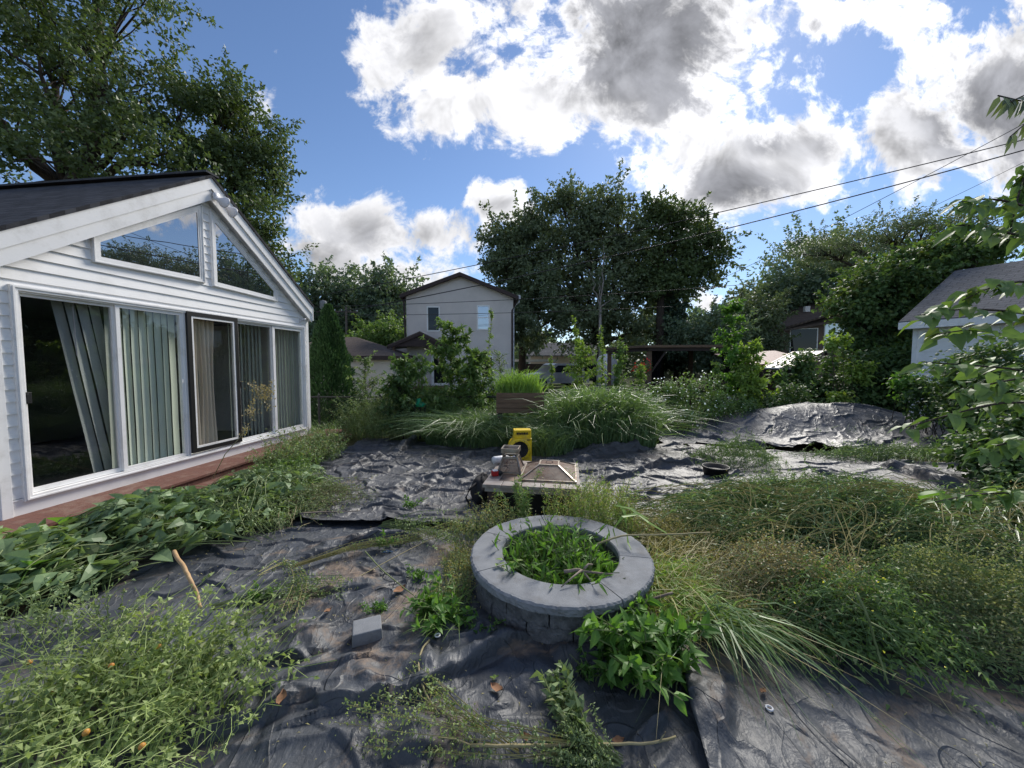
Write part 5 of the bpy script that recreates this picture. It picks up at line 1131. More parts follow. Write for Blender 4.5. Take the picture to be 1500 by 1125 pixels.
# ------------------------------------------------------------------ plants
def ups(n, rx, ry, h, lean=.25, droop=.1, K=6, zf=None, az=None, azs=6.3, wob=.02):
    """n stems rooted in an ellipse, local coordinates"""
    a = rng.random(n)*2*math.pi; q = np.sqrt(rng.random(n)); bx = rx*q*np.cos(a); by = ry*q*np.sin(a)
    hh = rng.uniform(h[0], h[1], n)*(1-.35*q**2); t = np.linspace(0, 1, K)[None]
    th = (rng.random(n)*2*math.pi if az is None else az+rng.normal(0, azs, n)); ln_ = np.abs(rng.normal(lean, lean*.5, n))
    out = hh*ln_
    X = bx[:, None]+np.cos(th)[:, None]*out[:, None]*t**1.7; Y = by[:, None]+np.sin(th)[:, None]*out[:, None]*t**1.7
    Z = hh[:, None]*(t-droop*t**3); Z = Z+(0 if zf is None else zf(bx, by)[:, None])
    P = np.stack((X, Y, Z), -1); P[:, 1:] += rng.normal(0, wob, (n, K-1, 3))*hh[:, None, None]; return P
def lay(n, region, zf, L, az, azs, K=7, lift=.06, curve=.5, zlo=.3):
    """n stems lying on a heap: region() gives (n,2) points"""
    c = region(n); th = az+(fbm(c[:, 0]*1.1+az*5, c[:, 1]*1.4+3, 2)-.5)*4.2+rng.normal(0, azs*.5, n); ll = rng.uniform(L[0], L[1], n); cv_ = rng.normal(0, curve, n); t = np.linspace(-.5, .5, K)[None]
    ang = th[:, None]+cv_[:, None]*t*2
    dx = np.cumsum(np.cos(ang), 1); dy = np.cumsum(np.sin(ang), 1); dx = (dx-dx.mean(1, keepdims=True))*ll[:, None]/K; dy = (dy-dy.mean(1, keepdims=True))*ll[:, None]/K
    X = c[:, 0:1]+dx; Y = c[:, 1:2]+dy; lev = rng.uniform(zlo, 1.05, n)[:, None]
    Z = zf(X, Y)*lev+rng.uniform(.01, .04, n)[:, None]+lift*rng.random(n)[:, None]*(1-(2*t)**2)+rng.normal(0, .3, n)[:, None]*lift*t*2
    Z = np.maximum(Z, .02+.0*Z); return np.stack((X, Y, Z), -1)
def sample(P, n, t0=.1, t1=1.0):
    N, K, _ = P.shape; i = rng.integers(0, N, n); t = (t0+(t1-t0)*rng.random(n))*(K-1); k = np.minimum(t.astype(int), K-2); f = (t-k)[:, None]
    a = P[i, k]; b = P[i, k+1]; return a*(1-f)+b*f, unit(b-a), i
def leafon(g, P, n, L, ratio, spread=1.0, up=.6, t0=.15, t1=1.0, kind='diamond', tmu=.5, tsd=.18, fold=.25, droop=.3, along=.5, mat=0):
    p, d, i = sample(P, n, t0, t1); dd = rand_dirs(n)*spread; dd = dd-d*np.sum(dd*d, 1, keepdims=True)*.7+d*along
    nr = rand_dirs(n)*.6+np.array((0, 0, up)); l = L*rng.uniform(.55, 1.35, n)
    leaves(g, p, dd, nr, l, l*ratio, np.clip(rng.normal(tmu, tsd, n)+rng.normal(0, .08, P.shape[0])[i], 0, 1), mat=mat, kind=kind, fold=fold, droop=droop)
def bits(g, P, n, s, t0=.7, t1=1.0, sc=.02, tmu=.6):
    p, d, i = sample(P, n, t0, t1); p = p+rng.normal(0, sc, (n, 3)); l = s*rng.uniform(.5, 1.4, n); leaves(g, p, rand_dirs(n), rand_dirs(n), l, l*.7, np.clip(rng.normal(tmu, .25, n), 0, 1))
def plant(name, label, cat, base, parts, group=None, rz=0):
    t = thing(name, label, cat, base, rz, group)
    for nm, g, mat in parts:
        if g.n:
            o = child(g, nm, M[mat] if isinstance(mat, str) else mat, t)
            if nm in ('seed_head', 'leaflet', 'flower'): o['kind'] = 'stuff'
    return t
def ell(rx, ry, cx=0, cy=0):
    def f(n):
        a = rng.random(n)*2*math.pi; q = np.sqrt(rng.random(n)); return np.stack((cx+rx*q*np.cos(a), cy+ry*q*np.sin(a)), -1)
    return f
def gauss(lst):
    def f(x, y):
        z = 0
        for cx, cy, rx, ry, h in lst: z = np.maximum(z, h*np.exp(-(((x-cx)/rx)**2+((y-cy)/ry)**2)**1.2))
        return z
    return f
def blade(n, rx, ry, h, lean, droop, w, K=6, az=None, azs=.6, tmu=.5, g=None, zf=None):
    P = ups(n, rx, ry, h, lean, droop, K, zf, az, azs, .008); g = g or G(); wd = w*rng.uniform(.6, 1.3, n)[:, None]*np.array([.7, 1, .95, .75, .45, .08])[None, :K]
    ribbons(g, P, wd, np.clip(rng.normal(tmu, .18, n), 0, 1)); return g, P
# --- left: heap of big pulled leaves
hz = gauss([(-3.75-.0,2.75,.75,.55,.36), (-3.35,3.45,.75,.65,.45), (-3.0,4.25,.6,.65,.38), (-2.75,4.9,.45,.5,.26), (-2.75,3.0,.6,.5,.24)])
def reg(n):
    p = np.concatenate([ell(.75,.55,-3.7,2.75)(n//3), ell(.75,.7,-3.3,3.5)(n//3), ell(.65,.75,-2.9,4.3)(n-2*(n//3))]); rng.shuffle(p); return p
g1 = G(); g2 = G(); g3 = G()
c = reg(3000); zz = hz(c[:, 0], c[:, 1])*rng.uniform(.5, 1.08, 3000)+rng.uniform(.02, .05, 3000); th = R(-150)+rng.normal(0, 1.15, 3000)
d = np.stack((np.cos(th), np.sin(th), rng.normal(-.05, .42, 3000)), -1); nr = np.stack((rng.normal(0,.8,3000), rng.normal(-.2,.8,3000), np.ones(3000)), -1)
l = rng.uniform(.03, .185, 3000); leaves(g1, np.column_stack((c, zz)), d, nr, l, l*rng.uniform(.38, .75, 3000), np.clip(rng.normal(.48, .28, 3000), 0, 1), kind='leaf', droop=.5, fold=.18)
S = lay(420, reg, hz, (.4, 1.0), R(-150), .5, 7, .07, .4); tubes(g2, S, .0045, 4)
S2 = lay(300, ell(.55,.8,-2.75,4.2), hz, (.3, .8), R(30), .7, 7, .10, .6); tubes(g2, S2, .0028, 3); leafon(g3, S2, 5200, .038, .3); leafon(g3, S, 1500, .06, .35)
plant('leaf_heap', 'long heap of wilting broad leaved weeds beside the deck step', 'weed heap', (0,0,0), [('foliage', g1, 'lf_heap'), ('stem', g2, 'greenstem'), ('small_leaf', g3, 'lf_fine')])
# big single leaves by the deck
for i, (px, py, lb, L_, rz) in enumerate([(100,765,'wide rounded leaf poking up against the red deck board',.26,2.6), (45,830,'bright rounded leaf lying at the left end of the leaf heap',.2,2.2), (1385,725,'big round pale green leaf hanging low near the right edge',.16,2.8)]):
    p = gnd(px, py, .28) if i < 2 else at(px, py, 2.7); g = G(); n = 9; t = np.linspace(0, 1, n); w_ = np.sin(np.clip(t,0,1)**.75*math.pi)**.6*L_*.45; V = []
    for k in range(n):
        for q in (-1,-.5,0,.5,1): V.append(((t[k])*L_, q*w_[k], .18*L_*abs(q)-.25*L_*t[k]**2))
    g.add(V, [(k*5+j, k*5+j+1, k*5+j+6, k*5+j+5) for k in range(n-1) for j in range(4)], .8); g.tube([(0,0,0),(-.06,0,-.03),(-.12,0,-.10)], .004, 5, tint=.9)
    o = g.obj('broad_leaf', M['lf_bright'], smooth=True); o.location = tuple(p); o.rotation_euler = (.25, .1, rz); tag(o, lb, 'leaf')
# --- bottom left: pale sprawling weed with orange fruit
P = ups(230, .50, .28, (.22, .62), .75, .22, 7, None, R(60), .9, .03); g1 = G(); tubes(g1, P, np.linspace(.0038, .0014, 7), 4, rng.uniform(.3,.9,230)); Pt = ups(330, .70, .34, (.25, .55), .8, .2, 6, None, None, 1, .05); tubes(g1, Pt, .0012, 3, .8)
g2 = G(); leafon(g2, P, 2900, .034, .5, kind='diamond', tmu=.5, tsd=.25); leafon(g2, Pt, 1500, .028, .5, tmu=.6, tsd=.25, t0=.4)
pl = plant('sprawling_weed', 'pale green sprawling weed with orange fruits in the bottom left corner', 'weed', (-1.80, 1.62, .03), [('stem', g1, 'lf_tom'), ('foliage', g2, 'lf_tom')])
M['orange'] = surf('orange_fruit', (.62,.22,.05), (.5,.28,.05), .35, 12, 60, 0)
for px, py, zz in ((233,947,.30), (43,970,.28), (76,1013,.25), (126,1073,.34), (208,1093,.28), (163,975,.3)):
    p = gnd(px, py, zz); g = G(); r_ = .0115; g.lathe([(r_*math.sin(t), -r_*math.cos(t)) for t in np.linspace(0, math.pi, 8)], 10, p-np.array((-1.80,1.62,.03))); child(g, 'fruit', M['orange'], pl, smooth=True)
P = ups(70, .4, .18, (.2, .42), .6, .2, 7, None, R(150), .8, .03); g1 = G(); tubes(g1, P, .002, 3); g2 = G(); leafon(g2, P, 700, .03, .45, tmu=.6)
plant('sprawling_weed', 'thin straggly weed between the leaf heap and the corner weed', 'weed', (-2.75, 2.15, .03), [('stem', g1, 'lf_tom'), ('foliage', g2, 'lf_fine')])
# --- weed bank at the end of the deck and along the fence
def finebank(label, base, rx, ry, h, n, mat='lf_fine', leaf=.05, per=18, sd=0, lean=.35, ratio=.32, rr=.003, smat='greenstem'):
    P = ups(n, rx, ry, h, lean, .12); g1 = G(); tubes(g1, P, np.linspace(rr, rr*.4, 6), 3); g2 = G(); leafon(g2, P, n*per, leaf, ratio)
    parts = [('stem', g1, smat), ('foliage', g2, mat)]
    if sd: g3 = G(); bits(g3, P, sd, .018, .65, 1, .03); parts.append(('seed_head', g3, 'lf_brown'))
    return plant('weed_patch', label, 'weeds', base, parts, 'patches of tall weeds around the yard')
finebank('feathery pale weeds at the far end of the deck step', (-3.55,6.35,0), .55, .95, (.35,.75), 330, 'lf_fine', .05, 20, 1500)
finebank('low leafy weeds along the edge of the deck step and tarp', (-3.35,5.3,0), .40, .65, (.15,.40), 260, 'lf_mid', .06, 14)
finebank('dense green weeds behind the far corner of the back tarp', (-3.0,8.5,0), .95, .5, (.7,1.35), 420, 'lf_fine', .055, 20, 700)
finebank('leafy weeds under the saplings by the black fence', (-1.9,9.0,0), 1.0, .4, (.8,1.6), 460, 'lf_mid', .07, 18)
finebank('shaded weeds around the planter legs', (.1,8.3,0), 1.1, .4, (.6,1.15), 360, 'lf_mid', .06, 16)
finebank('weeds with white dots in front of the gazebo rail', (2.2,9.4,0), 1.6, .5, (.8,1.4), 460, 'lf_mid', .06, 20)
# tall dry stalk in front of the sliding doors
st = np.array([gnd(312,700,.12), at(330,665,4.35), at(352,640,4.4), at(372,610,4.45), at(388,585,4.5)]); b0 = st[0].copy(); g1 = G(); g1.tube(st-b0, [.006,.005,.004,.003,.002], 5)
P = np.array([[st[k], st[k]+rng.normal(0,.05,3)+(0,0,.06), st[k]+rng.normal(0,.10,3)+(0,0,.12)] for k in (2,3,3,4,4,4,4,4,4,4)])-b0; tubes(g1, P, .0018, 3); g2 = G(); bits(g2, P, 420, .022, .2, 1, .03)
plant('dry_stalk', 'tall dry stalk with brown seed tuft in front of the sliding doors', 'weed', b0, [('stem', g1, 'twig'), ('seed_head', g2, 'lf_brown')])
# --- grasses
g, P = blade(3800, 1.2, .55, (1.2, 2.25), .30, .42, .021); g2 = G(); Ps = ups(170, 1.1, .5, (1.5,2.0), .4, .38); tubes(g2, Ps, .002, 3); bits(g2, Ps, 2600, .016, .82, 1, .008)
g3, _ = blade(700, 1.2, .5, (1.0, 1.8), .75, .55, .018, azs=6.3, tmu=.7)
plant('tall_grass', 'big arching clump of tall green grass behind the fire table', 'grass', (1.75,7.55,0), [('blade', g, 'gr_tall'), ('bent_blade', g3, 'gr_tall'), ('seed_head', g2, 'gr_lime')])
g, P = blade(2300, 1.05, .45, (.7, 1.5), .85, .55, .014, az=R(180), azs=1.6)
plant('flopped_grass', 'lower flopped grass between the planter and the back tarp', 'grass', (-.75,7.75,0), [('blade', g, 'gr_tall')])
g, P = blade(900, .5, .3, (.6, 1.1), .4, .4, .010)
plant('grass_tuft', 'bright grass tuft just right of the yellow heater', 'grass', (.62,6.75,0), [('blade', g, 'gr_tall')])
g, P = blade(620, .50, .22, (.45, 1.05), .35, .35, .017, tmu=.4)
plant('planter_grass', 'yellowing grass growing out of the raised planter', 'grass', (at(727,600,7.6)[0]+.48, 7.87, 1.0), [('blade', g, 'gr_lime')])
# --- saplings
def sapling(label, px, pytop, Y, sp, mat, leaf, n=420, ratio=.45, tr=.012, group='young saplings along the back fence', side=8, kind='leaf', pyb=None):
    b = at(px, 590, Y)*np.array((1,1,0)); zt = at(px, pytop, Y)[2]; g1 = G(); K = 8
    main = np.stack((np.cumsum(rng.normal(0,.012,K))*zt, np.cumsum(rng.normal(0,.012,K))*zt, np.linspace(0,zt,K)), -1); g1.tube(main, np.linspace(tr,.003,K), 6)
    br = []
    for k in range(side*7):
        t = rng.uniform(.18, .98); p = np.array([np.interp(t, np.linspace(0,1,K), main[:, j]) for j in range(3)]); a = rng.random()*6.28; r_ = sp*(1.35-t)*rng.uniform(.4,1.5)
        e_ = p+np.array((math.cos(a)*r_, math.sin(a)*r_, r_*rng.uniform(.1,.9))); br.append([p, p*.55+e_*.45+(0,0,.03), e_])
    br = np.array(br); tubes(g1, br, np.array([.005,.004,.002]), 4); g2 = G(); leafon(g2, br, int(n*2.2), leaf*.95, ratio, t0=.2, kind=kind, up=.8); leafon(g2, main[None], max(40, n//4), leaf, ratio, t0=.3, kind=kind, up=.8)
    return plant('sapling', label, 'sapling', b, [('trunk', g1, 'bark'), ('crown', g2, mat)], group)
sapling('thin reddish sapling left of the cream garage wall', 535, 525, 9.0, .55, 'lf_fine', .07, 700)
sapling('dark leafy young tree in front of the porch post', 598, 528, 8.6, .6, 'lf_mid', .11, 1000)
sapling('lower dark shrub under the porch sapling', 590, 560, 8.3, .7, 'lf_vine', .11, 620)
sapling('bright green young tree covering the stucco house door', 662, 482, 9.4, .85, 'lf_mid', .12, 1500)
sapling('second bright young tree just left of the ground floor window', 692, 515, 9.2, .75, 'lf_mid', .12, 1200)
sapling('slim vine pole rising over the ground floor window', 722, 452, 10, .12, 'lf_yel', .07, 260, side=10)
sapling('thin pale sapling near the house right corner', 735, 515, 9.8, .5, 'lf_fine', .06, 260)
sapling('yellow green leafy spire left of the bare snag', 843, 462, 10.5, .12, 'lf_yel', .075, 330, side=11)
sapling('bushy yellow green young tree below the leafy spire', 858, 505, 10.2, .65, 'lf_yel', .085, 1000)
sapling('yellow green spire right beside the bare snag', 885, 478, 10.5, .12, 'lf_yel', .075, 300, side=11)
sapling('silvery cone shaped young tree before the gazebo corner', 909, 494, 10.4, .28, 'lf_mid', .09, 560)
sapling('small yellow spire by the parked silver car', 806, 520, 10.3, .12, 'lf_yel', .07, 260)
sapling('yellow bush at the front gazebo post', 932, 535, 10.8, .25, 'lf_yel', .08, 330)
sapling('round green young shrub in front of the gazebo netting', 1047, 535, 10.2, .32, 'lf_mid', .08, 480)
sapling('tall lime green young tree right of the gazebo', 1082, 448, 10.8, .6, 'lf_bright', .14, 900)
sapling('lime yellow young tree by the white canopy', 1105, 500, 10.4, .5, 'lf_yel', .13, 620)
sapling('yellowing broad leaf sprout against the picket fence', 1095, 545, 10.0, .4, 'lf_yel', .11, 420)
# --- bushes given by their outline in the photo
def bush(name, label, cat, blobs_, mat, leaf, n, kind='leaf', ratio=.7, up=.8, fl=None, group=None, clr=.28):
    b = at(blobs_[0][0], 590, blobs_[0][4])*np.array((1,1,0)); t = thing(name, label, cat, b, 0, group); C_ = []; g1 = G(); br = []
    vol = np.array([q[2]*q[3]*q[4]**2 for q in blobs_], float); vol /= vol.sum()
    for q, v in zip(blobs_, vol):
        px, py, rx, ry, Y, dm = q; c = at(px, py, Y)-b; r = np.array((rx*Y/F, dm, ry*Y/F)); k = max(6, int(v*n/55)); cc = c+rand_dirs(k)*r*(rng.random(k)**.4)[:, None]; C_.append(cc)
        for e_ in cc[::2]:
            s0 = np.array((c[0]+rng.normal(0,.15), c[1]+rng.normal(0,.12), 0)); br.append([s0, s0*.6+e_*.4+rng.normal(0,.05,3), s0*.25+e_*.75+rng.normal(0,.05,3), e_])
    C_ = np.vstack(C_); C_ = C_[C_[:, 2] > .03]; tubes(g1, np.array(br), np.array([.012,.009,.006,.003]), 4); N = len(C_)*55; ci = np.repeat(np.arange(len(C_)), 55)
    off = rand_dirs(N)*(rng.random(N)**.55)[:, None]*clr*rng.uniform(.6,1.3,len(C_))[ci][:, None]; pos = C_[ci]+off; k = pos[:, 2] > .02; pos = pos[k]; off = off[k]; ci = ci[k]; N = len(pos)
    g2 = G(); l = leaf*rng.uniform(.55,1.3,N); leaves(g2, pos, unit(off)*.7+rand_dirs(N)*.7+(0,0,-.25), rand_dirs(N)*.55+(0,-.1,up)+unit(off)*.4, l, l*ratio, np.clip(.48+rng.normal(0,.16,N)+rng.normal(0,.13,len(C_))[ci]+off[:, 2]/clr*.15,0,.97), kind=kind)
    child(g1, 'stem', M['bark'], t); child(g2, 'foliage', M[mat], t)
    if fl: g3 = G(); m = fl[0]; p = C_[rng.integers(0, len(C_), m)]+rand_dirs(m)*clr*.9+(0,0,clr*.3); l = fl[1]*rng.uniform(.6,1.3,m); leaves(g3, p, rand_dirs(m), rand_dirs(m)+(0,-.5,.8), l, l*.9, rng.random(m)); child(g3, 'flower', M[fl[2]], t)['kind'] = 'stuff'
    return t
bush('flowering_hedge', 'loose hedge dotted with white flowers in front of the gazebo rail', 'hedge', [(975,585,40,28,9.6,.4),(1020,585,45,32,9.5,.4),(950,600,30,22,9.2,.35),(1060,600,40,22,9.3,.35),(1000,615,55,15,8.9,.3)], 'lf_mid', .06, 7500, fl=(260,.045,'petal'), clr=.22)
bush('red_flower_bush', 'small bush with red blossoms by the gazebo post', 'bush', [(940,540,14,14,13.3,.3)], 'lf_mid', .07, 500, fl=(70,.07,'redflower'), clr=.2)
bush('shrub', 'dark low shrub hiding the right part of the picket fence', 'shrub', [(1120,600,50,20,10.0,.4),(1160,590,40,25,10.2,.4),(1085,610,35,15,9.6,.3)], 'lf_vine', .08, 4200, clr=.24)
bush('vine_hedge', 'broad dark vine hedge along the back of the tarp mound', 'hedge', [(1190,560,55,42,11.6,.6),(1250,555,55,50,11.4,.6),(1310,555,55,50,11.2,.6),(1360,560,45,50,10.8,.5),(1220,590,60,20,11.2,.4),(1310,595,70,20,10.8,.4)], 'lf_vine', .12, 15000, clr=.32)
bush('yellow_vine', 'patch of yellow turned vine leaves on the dark hedge', 'vine', [(1255,545,24,16,10.8,.15),(1225,500,16,8,11,.15),(1228,583,12,4,10.4,.1)], 'lf_yel', .11, 700, clr=.2)
bush('shrub', 'shaggy shrub in front of the lower shed wall', 'shrub', [(1412,560,38,40,7.6,.5),(1445,545,45,45,7.2,.5),(1480,580,50,55,6.6,.5),(1450,610,50,30,6.8,.5)], 'lf_vine', .09, 11000, clr=.24)
bush('shrub', 'tangled low shrub at the right edge beyond the heap', 'shrub', [(1460,660,55,35,5.2,.4),(1440,655,35,20,6.0,.4),(1500,700,50,35,4.6,.4),(1530,630,60,60,4.8,.4),(1465,700,28,12,5.2,.25)], 'lf_vine', .08, 9000, clr=.2)
bush('shrub', 'low leafy shrub against the visible corner of the shed wall', 'shrub', [(1358,585,24,26,8.3,.2),(1385,600,26,20,7.6,.2)], 'lf_vine', .085, 1300, clr=.2)
bush('bright_sprout', 'lighter green upright sprout before the shed corner', 'shrub', [(1340,555,22,35,8.6,.2),(1372,580,18,20,8.4,.2)], 'lf_bright', .10, 900, clr=.2)
# --- young tree outside the right edge whose branches hang into the picture
ob = np.array((4.3, 2.7, 0)); t = thing('overhanging_tree', 'young broad leaved tree at the right edge with branches reaching into view', 'tree', ob)
g1 = G(); g1.tube([(0,0,-.1),(.05,.02,1.2),(-.02,0,2.4),(.05,.02,3.6)], [.05,.045,.035,.015], 8); br = []
def branch(s, pts): br.append(np.array([s]+[at(*q)-ob for q in pts]))
branch((0,0,1.9), [(1560,470,2.6),(1480,455,2.4),(1400,452,2.25),(1345,462,2.15)]); branch((0,0,1.8), [(1560,520,2.5),(1480,490,2.4),(1420,482,2.3),(1370,490,2.2)]); branch((0,0,1.7), [(1560,560,2.6),(1490,540,2.5),(1420,535,2.4),(1350,530,2.3)])
branch((0,0,1.3), [(1580,600,2.5),(1480,585,2.3),(1400,605,2.2),(1320,628,2.1)]); branch((0,0,2.2), [(1560,330,2.6),(1500,300,2.4),(1450,290,2.3),(1405,296,2.2)]); branch((0,0,2.2), [(1560,360,2.6),(1490,345,2.4),(1440,330,2.3),(1400,330,2.25)])
branch((0,0,2.6), [(1560,200,2.7),(1510,230,2.6),(1490,290,2.5),(1480,340,2.4)]); branch((0,0,1.9), [(1570,420,2.5),(1500,410,2.4),(1450,420,2.3),(1410,440,2.2)]); branch((0,0,.9), [(1570,740,2.8),(1480,720,2.7),(1420,725,2.6),(1370,735,2.5)])
branch((0,0,1.5), [(1580,560,2.4),(1520,550,2.3),(1460,560,2.2),(1400,575,2.2)]); branch((0,0,1.2), [(1580,660,2.6),(1520,640,2.5),(1470,650,2.4),(1430,660,2.4)])
br = [np.stack([np.interp(np.linspace(0,1,12), np.linspace(0,1,len(b)), b[:, k]) for k in range(3)], -1) for b in br]; br = np.array(br); br[:, 1:-1] = (br[:, :-2]+2*br[:, 1:-1]+br[:, 2:])/4
tubes(g1, br, np.linspace(.012,.003,12), 6); child(g1, 'trunk', M['bark'], t, smooth=True)
g2 = G(); p, d, i = sample(br, 560, .28, 1.0); n = len(p); sd_ = np.stack((-d[:, 1], d[:, 0], d[:, 2]*0), -1)*rng.choice((-1,1),n)[:, None]; l = rng.uniform(.055,.13,n)
leaves(g2, p+rng.normal(0,.02,(n,3)), d*.7+sd_*.7+(0,0,-.35)+rng.normal(0,.25,(n,3)), np.array((0,-.25,1))+rng.normal(0,.4,(n,3)), l, l*.62, np.clip(rng.normal(.5,.22,n),0,1), kind='leaf', droop=.35, fold=.2); child(g2, 'crown', M['lf_mid'], t)
# ailanthus-like fronds at the top right
b = at(1530, 160, 2.6); fp = []
for (a0, a1) in (((1530,165),(1462,140)), ((1530,165),(1480,200)), ((1540,130),(1478,150))): fp.append([at(*a0,2.6)-b, (at(*a0,2.6)+at(*a1,2.45))/2-b+(0,0,.02), at(*a1,2.4)-b])
fp = np.array(fp); g1 = G(); tubes(g1, fp, .004, 5); g2 = G(); p, d, i = sample(fp, 46, .1, 1); n = len(p); l = rng.uniform(.08,.13,n); leaves(g2, p, d*.5+np.array((0,0,-1))+rng.normal(0,.25,(n,3)), np.array((0,-1,.3))+rng.normal(0,.3,(n,3)), l, l*.28, rng.normal(.4,.15,n), kind='leaf', droop=.1)
g1.tube([fp[0][0], fp[0][0]+(.7,.05,-.25), ob+np.array((0,0,2.9))-b], [.006,.01,.02], 6)
plant('feathery_frond', 'dark drooping compound fronds at the upper right edge', 'branch', b, [('stem', g1, 'bark'), ('leaflet', g2, 'lf_dark')])
# --- right: great heap of pulled weeds
def heap(label, base, gz0, reg0, az, azs, ns, L_, mat, leaf, nl, smat='greenstem', r_=.0028, seed=0, seedmat='lf_brown', lift=.1, ratio=.25, extra=None, curve=.5, fill=0):
    ph = base[0]*3.1
    def gz_(x, y): return gz0(x, y)*(.35+1.25*fbm(x*3.1+ph, y*3.6+ph, 3))
    def region(n): return reg0(n)*(1+rng.normal(0, .13, (n, 1)))+rng.normal(0, .07, (n, 2))
    P = lay(ns, region, gz_, L_, az, azs, 7, lift, curve); k = ns//6; P[:k, :, 2] += np.linspace(0, 1, 7)*rng.uniform(.05, .28, k)[:, None]; g1 = G(); tubes(g1, P, np.linspace(r_*1.2, r_*.5, 7), 3, rng.uniform(.2,.9,ns)); g2 = G(); leafon(g2, P, nl, leaf, ratio, tsd=.22, tmu=.45); parts = [('stem', g1, smat), ('foliage', g2, mat)]
    if fill:
        c = region(fill); zz = gz_(c[:, 0], c[:, 1])*rng.uniform(.2,.9,fill)+.02; l = rng.uniform(.03,.08,fill); leaves(g2, np.column_stack((c, zz)), rand_dirs(fill)*(1,1,.4), rand_dirs(fill)*.5+(0,0,1), l, l*.35, rng.uniform(0,.35,fill))
    if seed: g3 = G(); bits(g3, P, seed, .016, .55, 1, .03, .55); parts.append(('seed_head', g3, seedmat))
    return plant('weed_heap', label, 'weed heap', base, parts, 'heaps of pulled weeds on the tarps')
zf1_ = gauss([(0,-.3,1.7,.75,.32), (1.6,-.5,1.4,.75,.36), (-1.2,0,.9,.65,.24)])
def zf1(x, y): return zf1_(x, y)*(.45+1.05*fbm(x*2.1+5, y*2.6+3, 3))
heap('large dark heap of pulled stalky weeds right of the fire ring', (3.35,3.75,0), zf1, ell(2.3,.72,.2,-.3), R(-25), .6, 2000, (.5,1.4), 'lf_heap', .052, 17000, 'gr_tall', .0034, 700, fill=4500, lift=.14)
zf2 = gauss([(0,0,.75,.42,.42)])
p = gnd(1370, 880, .25); heap('pale yellow green seedy mass spilling at the lower right', (p[0]+.15,p[1]+.05,0), gauss([(-.15,.1,.55,.35,.40),(.25,-.2,.45,.35,.34),(.75,-.15,.6,.5,.36)]), ell(.62,.40,.25,-.05), R(-55), .35, 520, (.3,.8), 'lf_fine', .03, 5200, 'lf_fine', .002, 13000, 'lf_seed', .08, fill=1500)
p = gnd(1140, 840, .25); heap('brown dried seed head mass between the ring and the big heap', (p[0],p[1],0), gauss([(0,0,.55,.42,.34)]), ell(.52,.40), R(-20), .9, 420, (.3,.7), 'lf_fine', .03, 4200, 'twig', .002, 9000, 'lf_brown', .1, fill=1500)
p = gnd(1230, 900, .15); heap('dark green weeds with tiny yellow flowers at the foot of the heap', (p[0],p[1],0), gauss([(0,0,.55,.35,.36)]), ell(.52,.30), R(-70), .7, 330, (.25,.6), 'lf_mid', .04, 5200, 'lf_heap', .0022, 80, 'yflower', .08, fill=2200)
heap('wispy pulled weeds lying in front of the sunlit grey tarp', (3.75,4.45,.03), gauss([(0,0,1.3,.45,.14)]), ell(1.35,.38), R(-15), .5, 420, (.4,1.0), 'lf_heap', .045, 5200, 'lf_fine', .0026, 400, fill=800)
heap('scattered pulled weeds lying along the front of the tarp mound', (7.0,6.5,0), gauss([(0,0,1.6,.45,.16)]), ell(1.6,.4), R(-10), .5, 420, (.3,.8), 'lf_heap', .05, 5200, 'lf_fine', .003, 0, fill=1500)
heap('small feathery weed pile around the black pot', (3.7,6.1,0), gauss([(0,0,.65,.4,.34)]), ell(.7,.4), R(20), 1.0, 260, (.3,.7), 'lf_mid', .045, 4200, 'lf_fine', .0026, 0)
heap('flat pile of withered weeds where the deck tarp meets the leaf heap', (-2.35,4.35,0), gauss([(0,0,.45,.45,.12)]), ell(.45,.5), R(10), .8, 220, (.3,.8), 'lf_fine', .03, 2600, 'twig', .0022, 300)
# wispy bare stems arching above the heap
P = lay(260, ell(2.2,.75,0,-.25), lambda x, y: zf1(x, y)+.04, (.7,1.5), R(-30), .6, 9, .20, .7, .95); g1 = G(); tubes(g1, P, .0032, 4, rng.uniform(.3,1,260)); g2 = G(); leafon(g2, P, 420, .05, .3)
plant('wispy_stems', 'pale bare stems arching over the top of the big weed heap', 'stalks', (3.3,3.7,0), [('stem', g1, 'gr_dry'), ('foliage', g2, 'lf_fine')])
# sprigs standing up at the back of the heap
P = ups(60, .9, .25, (.25,.5), .5, .25); g1 = G(); tubes(g1, P, .003, 3); g2 = G(); leafon(g2, P, 1900, .06, .25, up=.2, along=.1)
plant('leafy_sprigs', 'dark leafy sprigs standing against the sunlit grey tarp', 'weeds', (3.7,4.45,.05), [('stem', g1, 'greenstem'), ('foliage', g2, 'lf_heap')])
# --- around the fire ring
p = gnd(1000, 880, .05); g, P = blade(1100, .36, .42, (.20,.50), .7, .7, .007, az=R(-40), azs=.8, tmu=.5); g2, _ = blade(700, .40, .5, (.2,.5), 1.3, .5, .005, az=R(-10), azs=1.4, tmu=.5)
plant('grass_tuft', 'lime green grass spilling from the right side of the fire ring', 'grass', (p[0]+.02,p[1]+.05,.02), [('blade', g, 'gr_lime'), ('dry_blade', g2, 'gr_dry')])
p = gnd(1045, 930, .05); g, P = blade(150, .18, .12, (.35,.64), .8, .85, .011, az=R(-58), azs=.5, tmu=.5)
plant('foxtail_grass', 'long foxtail blades drooping onto the grey tarp', 'grass', (p[0],p[1],.05), [('blade', g, 'gr_tall')])
p = gnd(985, 800, .05); g, P = blade(1500, .35, .45, (.15,.42), 1.2, .45, .005, tmu=.55)
plant('straw_grass', 'bleached straw coloured grass just right of the ring rim', 'grass', (p[0]+.15,p[1]+.1,.02), [('blade', g, 'gr_dry')])
